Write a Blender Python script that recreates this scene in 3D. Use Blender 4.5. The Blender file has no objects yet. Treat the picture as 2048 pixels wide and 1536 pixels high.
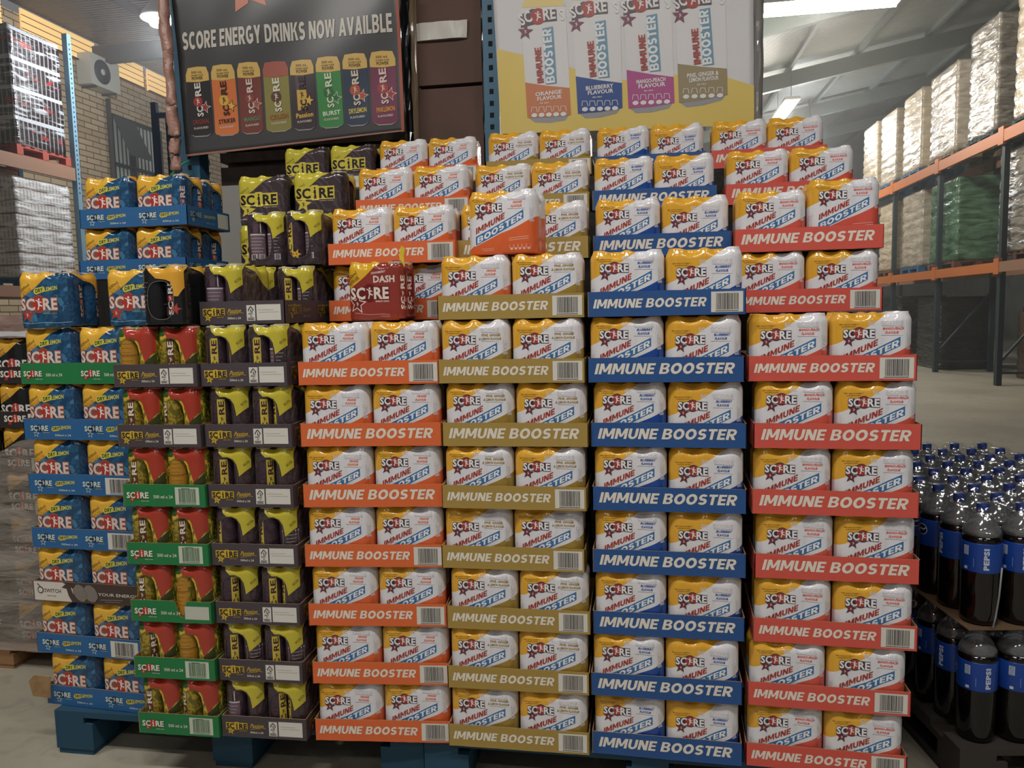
import bpy, bmesh, math, random
from mathutils import Vector, Matrix, noise
from mathutils.geometry import tessellate_polygon
random.seed(7)
C = bpy.context.scene.collection
PI = math.pi

# ------------------------------------------------------------------ camera
F_PX = 1538.0
YAW, PITCH, ROLL = math.radians(9.559), math.radians(5.441), math.radians(-1.246)
CAM = Vector((0.261, -2.009, 1.361))
_f = Vector((-math.sin(YAW)*math.cos(PITCH), math.cos(YAW)*math.cos(PITCH), -math.sin(PITCH)))
_r = Vector((math.cos(YAW), math.sin(YAW), 0))
_u = _r.cross(_f)
R_ = math.cos(ROLL)*_r + math.sin(ROLL)*_u
U_ = -math.sin(ROLL)*_r + math.cos(ROLL)*_u
cam_data = bpy.data.cameras.new('camera')
cam = bpy.data.objects.new('camera', cam_data); C.objects.link(cam)
cam_data.sensor_width = 36.0; cam_data.lens = 36.0*F_PX/2048.0
cam_data.clip_start = 0.05; cam_data.clip_end = 200
cam.matrix_world = Matrix(((R_.x, U_.x, -_f.x, CAM.x), (R_.y, U_.y, -_f.y, CAM.y), (R_.z, U_.z, -_f.z, CAM.z), (0, 0, 0, 1)))
bpy.context.scene.camera = cam

def at(x, y, Y):
    """the world point seen at photo pixel (x, y) on the vertical plane at depth Y"""
    d = _f + R_*((x-1024)/F_PX) + U_*((768-y)/F_PX)
    return CAM + d*((Y-CAM.y)/d.y)

# ------------------------------------------------------------------ exposure, world, large lights
vs = bpy.context.scene.view_settings
vs.view_transform = 'Standard'; vs.look = 'None'; vs.gamma = 1.0; vs.use_curve_mapping = False
vs.exposure = -0.40
world = bpy.data.worlds.new('world'); bpy.context.scene.world = world
world.use_nodes = True
bg = world.node_tree.nodes['Background']
bg.inputs[0].default_value = (0.93, 0.95, 1.0, 1); bg.inputs[1].default_value = 0.22

def area(name, loc, rot, sx, sy, power, col):
    l = bpy.data.lights.new(name, 'AREA'); l.shape = 'RECTANGLE'; l.size = sx; l.size_y = sy
    l.energy = power; l.color = col
    o = bpy.data.objects.new(name, l); C.objects.link(o); o.location = loc; o.rotation_euler = rot
    return o
# tube lamps of the aisle (their fittings are built below at the same places)
WARM = (1.0, 0.965, 0.92)
LAMPS_OVER = [(-2.6, -1.5, 4.3), (-0.2, -1.9, 4.3), (2.2, -1.7, 4.3), (-1.4, -4.4, 4.3), (1.2, -4.4, 4.3)]
LAMP_W = [78, 70, 46, 20, 16]
for i, p in enumerate(LAMPS_OVER):
    area('tube_light', (p[0], p[1], p[2]-0.07), (0, 0, 0), 1.3, 0.16, LAMP_W[i], WARM)
LAMPS_FAR = [((3.1, 11.15, 5.85), 650, (1.0, 0.94, 0.84)), ((3.7, 17.9, 5.85), 700, (1.0, 0.94, 0.84)), ((5.0, 21.5, 5.9), 300, (0.9, 0.95, 1.0)), ((-7.1, 9.4, 5.75), 600, (0.93, 0.96, 1.0))]
for p, w, c in LAMPS_FAR:
    l = bpy.data.lights.new('far_lamp_light', 'POINT'); l.energy = w; l.color = c; l.shadow_soft_size = 0.3
    o = bpy.data.objects.new('far_lamp_light', l); C.objects.link(o); o.location = p

# ------------------------------------------------------------------ materials
def lin(h):
    h = h.lstrip('#'); o = []
    for i in (0, 2, 4):
        c = int(h[i:i+2], 16)/255.0
        o.append(c/12.92 if c <= 0.04045 else ((c+0.055)/1.055)**2.4)
    return (o[0], o[1], o[2], 1.0)
MATS = {}
def bsdf(name):
    m = bpy.data.materials.new(name); m.use_nodes = True
    return m, m.node_tree.nodes, m.node_tree.links, m.node_tree.nodes['Principled BSDF']
def mat(name, h, rough=0.5, metal=0.0, spec=0.5, emit=None, power=0.0, bump=None, vary=None):
    if name in MATS: return MATS[name]
    m, N, L, b = bsdf(name); MATS[name] = m
    b.inputs['Base Color'].default_value = lin(h); b.inputs['Roughness'].default_value = rough
    b.inputs['Metallic'].default_value = metal; b.inputs['Specular IOR Level'].default_value = spec
    if emit:
        b.inputs['Emission Color'].default_value = lin(emit); b.inputs['Emission Strength'].default_value = power
    if bump or vary:
        tc = N.new('ShaderNodeTexCoord'); nz = N.new('ShaderNodeTexNoise')
        nz.inputs['Scale'].default_value = (bump or vary)[0]; nz.inputs['Detail'].default_value = 5
        L.new(tc.outputs['Object'], nz.inputs['Vector'])
        if bump:
            bp = N.new('ShaderNodeBump'); bp.inputs['Strength'].default_value = bump[1]; bp.inputs['Distance'].default_value = bump[2]
            L.new(nz.outputs[0], bp.inputs['Height']); L.new(bp.outputs[0], b.inputs['Normal'])
        if vary:
            mx = N.new('ShaderNodeMix'); mx.data_type = 'RGBA'
            mx.inputs[6].default_value = lin(h); mx.inputs[7].default_value = lin(vary[1])
            cr = N.new('ShaderNodeValToRGB'); cr.color_ramp.elements[0].position = 0.38; cr.color_ramp.elements[1].position = 0.62
            L.new(nz.outputs[0], cr.inputs[0]); L.new(cr.outputs[0], mx.inputs[0]); L.new(mx.outputs[2], b.inputs['Base Color'])
    return m
def ink(h):
    """flat printing ink on cardboard or film"""
    return mat('ink_'+h.lstrip('#'), h, 0.38)

class G:
    """tiny node builder"""
    def __init__(s, name): s.m, s.N, s.L, s.b = bsdf(name)
    def math(s, op, a, b=None, c=None):
        n = s.N.new('ShaderNodeMath'); n.operation = op
        for i, v in enumerate((a, b, c)):
            if v is None: continue
            if isinstance(v, (int, float)): n.inputs[i].default_value = v
            else: s.L.new(v, n.inputs[i])
        return n.outputs[0]
    def mix(s, f, a, b):
        n = s.N.new('ShaderNodeMix'); n.data_type = 'RGBA'
        if isinstance(f, (int, float)): n.inputs[0].default_value = f
        else: s.L.new(f, n.inputs[0])
        for v, i in ((a, 6), (b, 7)):
            if isinstance(v, tuple): n.inputs[i].default_value = v
            else: s.L.new(v, n.inputs[i])
        return n.outputs[2]
    def node(s, t, **k):
        n = s.N.new(t)
        for a, v in k.items(): setattr(n, a, v)
        return n
    def xyz(s, out):
        n = s.N.new('ShaderNodeSeparateXYZ'); s.L.new(out, n.inputs[0]); return n.outputs
    def film(s, rough=0.14, strength=0.35, scale=28.0):
        """shrink film: glossy with long fine wrinkles"""
        tc = s.node('ShaderNodeTexCoord'); mp = s.node('ShaderNodeMapping'); mp.inputs['Scale'].default_value = (1.0, 1.0, 0.45)
        s.L.new(tc.outputs['Object'], mp.inputs[0])
        nz = s.node('ShaderNodeTexNoise'); nz.inputs['Scale'].default_value = scale; nz.inputs['Detail'].default_value = 4; nz.inputs['Distortion'].default_value = 1.2
        s.L.new(mp.outputs[0], nz.inputs['Vector'])
        bp = s.node('ShaderNodeBump'); bp.inputs['Strength'].default_value = strength; bp.inputs['Distance'].default_value = 0.006
        s.L.new(nz.outputs[0], bp.inputs['Height']); s.L.new(bp.outputs[0], s.b.inputs['Normal'])
        s.b.inputs['Roughness'].default_value = rough
        s.b.inputs['Specular IOR Level'].default_value = 0.6

def ramp(g, a, lo, hi):
    """0 below lo, 1 above hi"""
    n = g.node('ShaderNodeMapRange'); g.L.new(a, n.inputs[0])
    n.inputs[1].default_value = lo; n.inputs[2].default_value = hi
    return n.outputs[0]

def wave_uv(g):
    uv = g.node('ShaderNodeUVMap'); uv.uv_map = 'art'
    o = g.xyz(uv.outputs[0]); return o[0], o[1]

YEL = '#e6ac38'; LEMON = '#c9bd42'
def mat_white(name, flav):
    """white six-pack film: yellow upper left corner, flavour colour lower right (uv = metres on the front)"""
    if name in MATS: return MATS[name]
    g = G(name); MATS[name] = g.m
    x, z = wave_uv(g)
    wob = g.math('MULTIPLY', g.math('SINE', g.math('MULTIPLY', x, 32.0)), 0.0035)
    a = g.math('SUBTRACT', g.math('SUBTRACT', z, g.math('MULTIPLY', x, 0.56)), g.math('ADD', wob, 0.1468))
    b = g.math('SUBTRACT', g.math('SUBTRACT', z, g.math('MULTIPLY', x, 0.437)), g.math('SUBTRACT', 0.0545, wob))
    col = g.mix(ramp(g, a, -0.0006, 0.0006), lin('#e5e4e9'), lin(YEL))
    col = g.mix(ramp(g, b, -0.0006, 0.0006), lin(flav), col)
    g.L.new(col, g.b.inputs['Base Color']); g.film()
    return g.m
def mat_two(name, body, top, slope=0.615, z0=0.1425, kind=None):
    """film with a coloured upper left corner over a patterned body"""
    if name in MATS: return MATS[name]
    g = G(name); MATS[name] = g.m
    x, z = wave_uv(g)
    wob = g.math('MULTIPLY', g.math('SINE', g.math('MULTIPLY', x, 30.0)), 0.004)
    a = g.math('SUBTRACT', g.math('SUBTRACT', z, g.math('MULTIPLY', x, slope)), g.math('ADD', wob, z0))
    tc = g.node('ShaderNodeTexCoord')
    c = lin(body[0])
    if kind == 'camo':
        v = g.node('ShaderNodeTexVoronoi', distance='CHEBYCHEV'); v.inputs['Scale'].default_value = 95
        g.L.new(tc.outputs['Object'], v.inputs['Vector'])
        k = g.node('ShaderNodeTexNoise'); k.inputs['Scale'].default_value = 28
        g.L.new(v.outputs['Position'], k.inputs['Vector'])
        c = g.mix(ramp(g, k.outputs[0], 0.42, 0.46), lin(body[0]), lin(body[1]))
        c = g.mix(ramp(g, k.outputs[0], 0.56, 0.59), c, lin(body[2]))
    elif kind == 'stripes':
        w = g.node('ShaderNodeTexWave', bands_direction='DIAGONAL'); w.inputs['Scale'].default_value = 16; w.inputs['Distortion'].default_value = 9; w.inputs['Detail'].default_value = 2; w.inputs['Detail Scale'].default_value = 1.3
        g.L.new(tc.outputs['Object'], w.inputs['Vector'])
        c = g.mix(ramp(g, w.outputs[0], 0.6, 0.8), lin(body[0]), lin(body[1]))
    elif kind == 'leaf':
        k = g.node('ShaderNodeTexNoise'); k.inputs['Scale'].default_value = 42; k.inputs['Distortion'].default_value = 2.0
        g.L.new(tc.outputs['Object'], k.inputs['Vector'])
        c = g.mix(ramp(g, k.outputs[0], 0.44, 0.47), lin(body[0]), lin(body[1]))
        c = g.mix(ramp(g, k.outputs[0], 0.57, 0.60), c, lin(body[2]))
    col = g.mix(ramp(g, a, -0.0006, 0.0006), c, lin(top)) if top else c
    g.L.new(col, g.b.inputs['Base Color']); g.film()
    return g.m
def mat_can(name, body, top, ztop=0.128, body2=None, scale=40):
    if name in MATS: return MATS[name]
    g = G(name); MATS[name] = g.m
    tc = g.node('ShaderNodeTexCoord'); o = g.xyz(tc.outputs['Object'])
    c = lin(body)
    if body2:
        k = g.node('ShaderNodeTexNoise'); k.inputs['Scale'].default_value = scale; k.inputs['Distortion'].default_value = 2
        g.L.new(tc.outputs['Object'], k.inputs['Vector']); c = g.mix(ramp(g, k.outputs[0], 0.48, 0.54), c, lin(body2))
    col = g.mix(ramp(g, o[2], ztop-0.0005, ztop+0.0005), c, lin(top))
    col = g.mix(ramp(g, o[2], 0.1615, 0.162), col, lin('#b9bbbd'))
    g.L.new(col, g.b.inputs['Base Color']); g.b.inputs['Roughness'].default_value = 0.28; g.b.inputs['Metallic'].default_value = 0.25
    return g.m

# ------------------------------------------------------------------ mesh helpers
def new_obj(name, me, parent=None):
    o = bpy.data.objects.new(name, me); C.objects.link(o)
    if parent: o.parent = parent
    return o
def tag(o, label, cat, group=None, kind=None):
    if label: o['label'] = label
    if cat: o['category'] = cat
    if group: o['group'] = group
    if kind: o['kind'] = kind
    return o
def empty(name, loc=(0, 0, 0), rz=0.0):
    o = bpy.data.objects.new(name, None); C.objects.link(o); o.location = loc; o.rotation_euler = (0, 0, rz)
    o.empty_display_size = 0.05
    return o
class MB:
    """collects vertices and faces for ONE mesh"""
    def __init__(s): s.v = []; s.f = []; s.m = []; s.sm = []; s.mats = []; s.uv = None
    def mi(s, m):
        if m not in s.mats: s.mats.append(m)
        return s.mats.index(m)
    def add(s, vs, fs, m, smooth=False):
        k = len(s.v); i = s.mi(m); s.v += [tuple(p) for p in vs]
        for f in fs: s.f.append(tuple(k+a for a in f)); s.m.append(i); s.sm.append(smooth)
        return s
    def box(s, x0, x1, y0, y1, z0, z1, m, M=None):
        vs = [Vector((x, y, z)) for z in (z0, z1) for y in (y0, y1) for x in (x0, x1)]
        if M: vs = [M @ p for p in vs]
        return s.add(vs, [(0, 2, 3, 1), (4, 5, 7, 6), (0, 1, 5, 4), (2, 6, 7, 3), (0, 4, 6, 2), (1, 3, 7, 5)], m)
    def bar(s, a, b, w, h, m, up=(0, 0, 1)):
        a = Vector(a); b = Vector(b); d = b-a; L = d.length; d.normalize()
        r = d.cross(Vector(up))
        if r.length < 1e-4: r = d.cross(Vector((0, 1, 0)))
        r.normalize(); q = r.cross(d)
        vs = [p + r*sx*w/2 + q*sz*h/2 for p in (a, b) for sx, sz in ((-1, -1), (1, -1), (1, 1), (-1, 1))]
        return s.add(vs, [(0, 1, 2, 3)[::-1], (4, 5, 6, 7), (0, 4, 5, 1)[::-1], (1, 5, 6, 2)[::-1], (2, 6, 7, 3)[::-1], (3, 7, 4, 0)[::-1]], m)
    def lathe(s, prof, m, n=24, cx=0, cy=0, cz=0, smooth=True):
        vs = []; fs = []
        for r, z in prof:
            for i in range(n):
                a = 2*PI*i/n; vs.append((cx+r*math.cos(a), cy+r*math.sin(a), cz+z))
        for j in range(len(prof)-1):
            for i in range(n):
                fs.append((j*n+i, j*n+(i+1) % n, (j+1)*n+(i+1) % n, (j+1)*n+i))
        fs.append(tuple(range(n))[::-1]); fs.append(tuple((len(prof)-1)*n+i for i in range(n)))
        return s.add(vs, fs, m, smooth)
    def tube(s, pts, r, m, n=8, smooth=True):
        pts = [Vector(p) for p in pts]; vs = []; fs = []
        for k, p in enumerate(pts):
            d = (pts[min(k+1, len(pts)-1)]-pts[max(k-1, 0)]).normalized()
            a = d.cross(Vector((0, 0, 1)))
            if a.length < 1e-3: a = d.cross(Vector((0, 1, 0)))
            a.normalize(); b = a.cross(d); rr = r[k] if isinstance(r, (list, tuple)) else r
            for i in range(n):
                t = 2*PI*i/n; vs.append(p+a*rr*math.cos(t)+b*rr*math.sin(t))
        for k in range(len(pts)-1):
            for i in range(n): fs.append((k*n+i, (k+1)*n+i, (k+1)*n+(i+1) % n, k*n+(i+1) % n))
        fs.append(tuple(range(n))); fs.append(tuple((len(pts)-1)*n+i for i in range(n))[::-1])
        return s.add(vs, fs, m, smooth)
    def mesh(s, name, uv=None):
        me = bpy.data.meshes.new(name); me.from_pydata(s.v, [], s.f)
        for m in s.mats: me.materials.append(m)
        me.polygons.foreach_set('material_index', s.m); me.polygons.foreach_set('use_smooth', s.sm)
        if uv:
            l = me.uv_layers.new(name='art')
            for lp in me.loops: l.data[lp.index].uv = uv(me.vertices[lp.vertex_index].co)
        me.update(); return me
    def obj(s, name, parent=None): return new_obj(name, s.mesh(name), parent)

# ------------------------------------------------------------------ lettering
_TX = {}
def _ring(cx, cy, ox, oy, ix, iy, a0, a1, n=14):
    vs = []; fs = []
    for i in range(n+1):
        a = math.radians(a0+(a1-a0)*i/n); c, s = math.cos(a), math.sin(a); vs += [(cx+ox*c, cy+oy*s), (cx+ix*c, cy+iy*s)]
    for i in range(n): fs.append((2*i, 2*i+1, 2*i+3, 2*i+2) if a1 < a0 else (2*i, 2*i+2, 2*i+3, 2*i+1))
    return vs, fs
def _r(x0, y0, x1, y1): return [(x0, y0), (x1, y0), (x1, y1), (x0, y1)], [(0, 1, 2, 3)]
def _p(*pts): return list(pts), [tuple(range(len(pts)))]
def heavy_font():
    """heavy grotesque capitals, 1 high: letter -> (width, pieces)"""
    T = .25; H = {}
    H['I'] = (.25, [_r(0, 0, T, 1)])
    H['E'] = (.66, [_r(0, 0, T, 1), _r(.2, 0, .66, .2), _r(.2, .405, .61, .595), _r(.2, .8, .66, 1)])
    H['F'] = (.64, [_r(0, 0, T, 1), _r(.2, .38, .60, .58), _r(.2, .8, .64, 1)])
    H['L'] = (.62, [_r(0, 0, T, 1), _r(.2, 0, .62, .21)])
    H['T'] = (.74, [_r(.245, 0, .495, .9), _r(0, .79, .74, 1)])
    H['M'] = (1.04, [_r(0, 0, .24, 1), _r(.80, 0, 1.04, 1), _p((.02, 1), (.42, .20), (.60, .20), (.30, 1)), _p((1.02, 1), (.74, 1), (.44, .20), (.62, .20))])
    H['N'] = (.84, [_r(0, 0, .24, 1), _r(.60, 0, .84, 1), _p((0, 1), (.55, 0), (.84, 0), (.29, 1))])
    H['U'] = (.82, [_r(0, .38, T, 1), _r(.57, .38, .82, 1), _ring(.41, .39, .41, .40, .16, .19, 180, 360)])
    H['O'] = (.94, [_ring(.47, .5, .47, .515, .215, .275, 0, 360, 28)])
    H['C'] = (.84, [_ring(.47, .5, .47, .515, .215, .275, 48, 312, 22)])
    H['G'] = (.90, [_ring(.47, .5, .47, .515, .215, .275, 48, 330, 22), _r(.46, .36, .90, .55), _r(.68, .12, .90, .5)])
    H['S'] = (.76, [_ring(.39, .695, .37, .315, .125, .095, 28, 270), _ring(.37, .305, .38, .315, .125, .095, 90, -152)])
    H['R'] = (.82, [_r(0, 0, T, 1), _r(.2, .81, .46, 1), _r(.2, .36, .46, .56), _ring(.45, .68, .34, .32, .10, .125, -90, 90), _p((.26, .42), (.53, 0), (.82, 0), (.54, .44))])
    H['P'] = (.80, [_r(0, 0, T, 1), _r(.2, .81, .46, 1), _r(.2, .32, .46, .52), _ring(.45, .66, .34, .34, .10, .14, -90, 90)])
    H['B'] = (.82, [_r(0, 0, T, 1), _r(.2, .82, .46, 1), _r(.2, .42, .47, .59), _r(.2, 0, .48, .18), _ring(.45, .735, .32, .265, .09, .09, -90, 90), _ring(.47, .285, .35, .285, .11, .105, -90, 90)])
    H['D'] = (.86, [_r(0, 0, T, 1), _r(.2, .80, .42, 1), _r(.2, 0, .42, .20), _ring(.40, .5, .46, .5, .20, .30, -90, 90)])
    H['Y'] = (.84, [_r(.295, 0, .545, .45), _p((0, 1), (.27, .40), (.54, .40), (.28, 1)), _p((.84, 1), (.56, 1), (.30, .40), (.57, .40))])
    H['V'] = (.88, [_p((0, 1), (.30, 0), (.55, 0), (.27, 1)), _p((.88, 1), (.61, 1), (.33, 0), (.58, 0))])
    H['A'] = (.90, [_p((0, 0), (.26, 0), (.57, 1), (.31, 1)), _p((.90, 0), (.59, 1), (.33, 1), (.64, 0)), _r(.22, .19, .68, .37)])
    H['W'] = (1.22, [_p((0, 1), (.18, 0), (.42, 0), (.25, 1)), _p((.30, 0), (.42, 0), (.70, 1), (.49, 1)), _p((1.22, 1), (.97, 1), (.80, 0), (1.04, 0)), _p((.92, 0), (.73, 1), (.52, 1), (.80, 0))])
    H['K'] = (.86, [_r(0, 0, T, 1), _p((.2, .40), (.30, .60), (.56, 1), (.85, 1), (.50, .55)), _p((.38, .56), (.58, 0), (.88, 0), (.54, .66))])
    H[' '] = (.26, [])
    return H
HEAVY = heavy_font()
def heavy(txt, gap=.105):
    k = ('#', txt)
    if k in _TX: return _TX[k]
    vs = []; fs = []; piece = []; x = 0.0
    for ch in txt:
        w, pieces = HEAVY[ch]
        for q_, (pv, pf) in enumerate(pieces):
            o = len(vs); piece += [q_]*len(pf); vs += [(x+a, b) for a, b in pv]
            for f in pf:
                ar = sum(pv[f[i-1]][0]*pv[f[i]][1]-pv[f[i]][0]*pv[f[i-1]][1] for i in range(len(f)))
                fs.append(tuple(o+q for q in (f if ar > 0 else f[::-1])))
        x += w+gap
    _TX[k] = (vs, fs, x-gap); _TX[('piece', txt)] = piece; return _TX[k]
def glyphs(txt, bold=0.02):
    if bold == 'heavy': return heavy(txt)
    """flat triangulated lettering scaled so that a capital is 1 high; -> verts, faces, width"""
    k = (txt, bold)
    if k in _TX: return _TX[k]
    cu = bpy.data.curves.new('t', 'FONT'); cu.body = txt; cu.resolution_u = 2; cu.offset = bold; cu.fill_mode = 'FRONT'; cu.space_character = 1.0+max(0.0, bold-0.02)*3.0
    o = bpy.data.objects.new('t', cu); me = o.to_mesh()
    vs = [(v.co.x, v.co.y) for v in me.vertices]; fs = [tuple(p.vertices) for p in me.polygons]
    o.to_mesh_clear(); bpy.data.objects.remove(o); bpy.data.curves.remove(cu)
    x0 = min(v[0] for v in vs); x1 = max(v[0] for v in vs)
    vs = [((x-x0)/0.729, y/0.729) for x, y in vs]
    _TX[k] = (vs, fs, (x1-x0)/0.729); return _TX[k]

class Art:
    """2-D artwork: layers of flat polygons, later laid on a surface"""
    def __init__(s): s.items = []
    def raw(s, vs, fs, m, lay): s.items.append((vs, fs, m, lay)); return s
    def poly(s, pts, m, lay=1):
        tri = tessellate_polygon([[Vector((p[0], p[1], 0)) for p in pts]])
        return s.raw(list(pts), [tuple(t) for t in tri], m, lay)
    def rect(s, x0, z0, x1, z1, m, lay=1): return s.poly([(x0, z0), (x1, z0), (x1, z1), (x0, z1)], m, lay)
    def disc(s, x, z, r, m, lay=1, n=18, sx=1.0):
        return s.raw([(x+r*sx*math.cos(2*PI*i/n), z+r*math.sin(2*PI*i/n)) for i in range(n)], [tuple(range(n))], m, lay)
    def line(s, pts, w, m, lay=1):
        vs = []; fs = []
        for a, b in zip(pts, pts[1:]):
            dx, dz = b[0]-a[0], b[1]-a[1]; L = math.hypot(dx, dz) or 1e-9; nx, nz = -dz/L*w/2, dx/L*w/2; k = len(vs)
            vs += [(a[0]-nx, a[1]-nz), (b[0]-nx, b[1]-nz), (b[0]+nx, b[1]+nz), (a[0]+nx, a[1]+nz)]; fs.append((k, k+1, k+2, k+3))
        return s.raw(vs, fs, m, lay)
    def text(s, txt, p, xdir, zdir, h, m, lay=1, bold=0.02, width=None, shear=0.0):
        vs, fs, w = glyphs(txt, bold); L = math.hypot(*xdir); ux, uz = xdir[0]/L, xdir[1]/L
        k = (width/w) if width else h
        pts = [(p[0]+(x*k+y*h*shear)*ux+y*h*zdir[0], p[1]+(x*k+y*h*shear)*uz+y*h*zdir[1]) for x, y in vs]
        if bold != 'heavy': return s.raw(pts, fs, m, lay)
        pc = _TX[('piece', txt)]                                     # the strokes of a letter overlap: each a hair above the last
        for q in range(max(pc)+1): s.raw(pts, [f for f, i in zip(fs, pc) if i == q], m, lay+.13*q)
        return s
    def flat(s, txt, x, z, h, m, lay=1, bold=0.02, width=None, shear=0.0):
        return s.text(txt, (x, z), (1, 0), (0, 1), h, m, lay, bold, width, shear)
    def star(s, x, z, r, m, lay=1, rot=0.0, inner=0.42):
        return s.poly([(x+(r if i % 2 == 0 else r*inner)*math.sin(rot+i*PI/5), z+(r if i % 2 == 0 else r*inner)*math.cos(rot+i*PI/5)) for i in range(10)], m, lay)
    def figure(s, x, z, r, m, lay=1, stand=False):
        """little kicking player inside the round letter"""
        if stand: P = [((0, .55), (.05, -.05), .34), ((.05, 0), (-.12, -.95), .2), ((.05, 0), (.2, -.95), .2), ((0, .5), (-.24, .05), .14)]; hd = (.02, .82)
        else: P = [((-.05, .45), (.0, -.1), .34), ((0, -.1), (-.22, -.8), .2), ((0, -.1), (.55, -.28), .2), ((-.1, .4), (.5, .25), .14), ((-.1, .4), (-.55, .6), .14)]; hd = (.02, .68)
        for a, b, w in P: s.line([(x+a[0]*r, z+a[1]*r), (x+b[0]*r, z+b[1]*r)], w*r, m, lay)
        return s.disc(x+hd[0]*r, z+hd[1]*r, r*.17, m, lay, 8)
    def bars(s, x0, z0, x1, z1, paper, inkm, lay=1, seed=1):
        rnd = random.Random(seed); s.rect(x0, z0, x1, z1, paper, lay); w = x1-x0; h = z1-z0; x = x0+w*.16
        while x < x1-w*.14:
            t = w*rnd.choice((.010, .018, .028)); s.rect(x, z0+h*.12, min(x+t, x1-w*.12), z1-h*.08, inkm, lay+1); x += t+w*rnd.choice((.010, .014, .022))
        return s.line([(x0+w*.14, z0+h*.06), (x1-w*.14, z0+h*.06)], h*.03, inkm, lay+1)
    def onto(s, mb, S, cut=None, cutz=None, smooth=True):
        for vs, fs, m, lay in s.items:
            bm = bmesh.new(); bv = [bm.verts.new((x, 0, z)) for x, z in vs]
            for f in fs:
                try: bm.faces.new([bv[i] for i in f])
                except ValueError: pass
            for step, ax in ((cut, 0), (cutz, 2)):
                if not step: continue
                lo = min(v.co[ax] for v in bm.verts); hi = max(v.co[ax] for v in bm.verts)
                k = math.ceil(lo/step+1e-6)
                while k*step < hi-1e-6:
                    co = [0, 0, 0]; co[ax] = k*step; no = [0, 0, 0]; no[ax] = 1
                    bmesh.ops.bisect_plane(bm, geom=bm.verts[:]+bm.edges[:]+bm.faces[:], plane_co=co, plane_no=no, dist=1e-7); k += 1
            bm.verts.index_update()
            mb.add([S(v.co.x, v.co.z, lay) for v in bm.verts], [[v.index for v in f.verts] for f in bm.faces], m, smooth)
            bm.free()
        return mb

def score_logo(A, x, z, w, letters, outline, ring, fig, lay=2, plate=None, star=None, tilt=0.0, stand=False, ow=0.11, star_r=0.66, hk=0.25, box=True):
    """S C (player) R E across width w, caps w*.225 high, lower left corner at x, z; the star hangs under the S"""
    h = w*hk; t = tilt; zd = (-math.sin(t)*0, 1.0); xd = (math.cos(t), math.sin(t))
    def P(a, b): return (x+a*xd[0], z+a*xd[1]+b)
    if star:
        for rr, mm, l in ((1.0, star[1], lay), (0.78, star[0], lay+1)):
            A.star(*P(w*.18, -h*.42), h*star_r*rr*1.25, mm, l, 0.12)
        A.figure(*P(w*.18, -h*.45), h*.22, star[2] if len(star) > 2 else fig, lay+3)
    if plate:
        A.poly([P(-.03*w, -.14*h), P(.40*w, -.14*h), P(.42*w, -.24*h), P(.60*w, -.24*h), P(.62*w, -.14*h), P(1.03*w, -.14*h), P(1.03*w, 1.14*h), P(.62*w, 1.14*h), P(.58*w, 1.26*h), P(.42*w, 1.26*h), P(.40*w, 1.14*h), P(-.03*w, 1.14*h)], plate, lay+1)
    elif outline:
        A.text('SC', P(-.015*w, 0), xd, zd, h, outline, lay+1, ow, .44*w); A.text('RE', P(.585*w, 0), xd, zd, h, outline, lay+1, ow, .43*w)
        if box: A.poly([P(.03*w, .05*h), P(.42*w, .05*h), P(.42*w, .95*h), P(.03*w, .95*h)], outline, lay+1)
        if box: A.poly([P(.60*w, -.06*h), P(1.0*w, -.06*h), P(1.0*w, 1.06*h), P(.60*w, 1.06*h)], outline, lay+1)
    if ring:
        if outline and not plate: A.disc(*P(.505*w, .5*h), .80*h, outline, lay+1)
        A.disc(*P(.505*w, .5*h), .68*h, ring, lay+2)
    A.figure(*P(.505*w, .48*h), .6*h, fig, lay+3, stand)
    A.text('SC', P(0, 0), xd, zd, h, letters, lay+3, .035, .385*w); A.text('RE', P(.62*w, 0), xd, zd, h, letters, lay+3, .035, .38*w)
    return A

# ------------------------------------------------------------------ six-pack of cans in shrink film
CR = 0.0323; PH = 0.168                                   # can radius, pack height
PW, PD = 6*CR, 4*CR                                      # 3 cans wide, 2 cans deep
def sm(t): t = max(0.0, min(1.0, t)); return t*t*(3-2*t)
def inset(v): return 0.0075*sm((v-0.146)/0.022)+0.002*sm((0.010-v)/0.010)
def sag(v): return 0.0024+0.0075*sm((v-0.140)/0.028)
def dip(t, v): return 0.010*sm((v-0.144)/0.024)*t
def side(x, v, half, other):
    """distance of the film from the middle plane at offset x along a side whose outer cans sit at +-half"""
    ins = inset(v); r = CR-ins; ax = abs(x)
    if ax <= half:
        t = math.sin(PI*(x-half)/(2*CR))**2
        return other+r-sag(v)*t, dip(t, v)
    return other+math.sqrt(max(r*r-(ax-half)**2, 0.0)), 0.0
def front_pt(x, v, lay=0):
    v = max(v, .0012)
    x = max(-PW/2+0.0006, min(PW/2-0.0006, x)); y, d = side(x, v, 2*CR, CR)
    e = 0.00022*lay; ax = abs(x)
    nx = 0.0
    if ax > 2*CR: nx = math.copysign((ax-2*CR)/CR, x)
    return (x+nx*e, -(y+e), v-d)
def end_pt(y, v, lay=0):
    v = max(v, .0012)
    y = max(-PD/2+0.0006, min(PD/2-0.0006, y)); x, d = side(y, v, CR, 2*CR)
    return (x+0.0008*lay, y, v-d)
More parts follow.
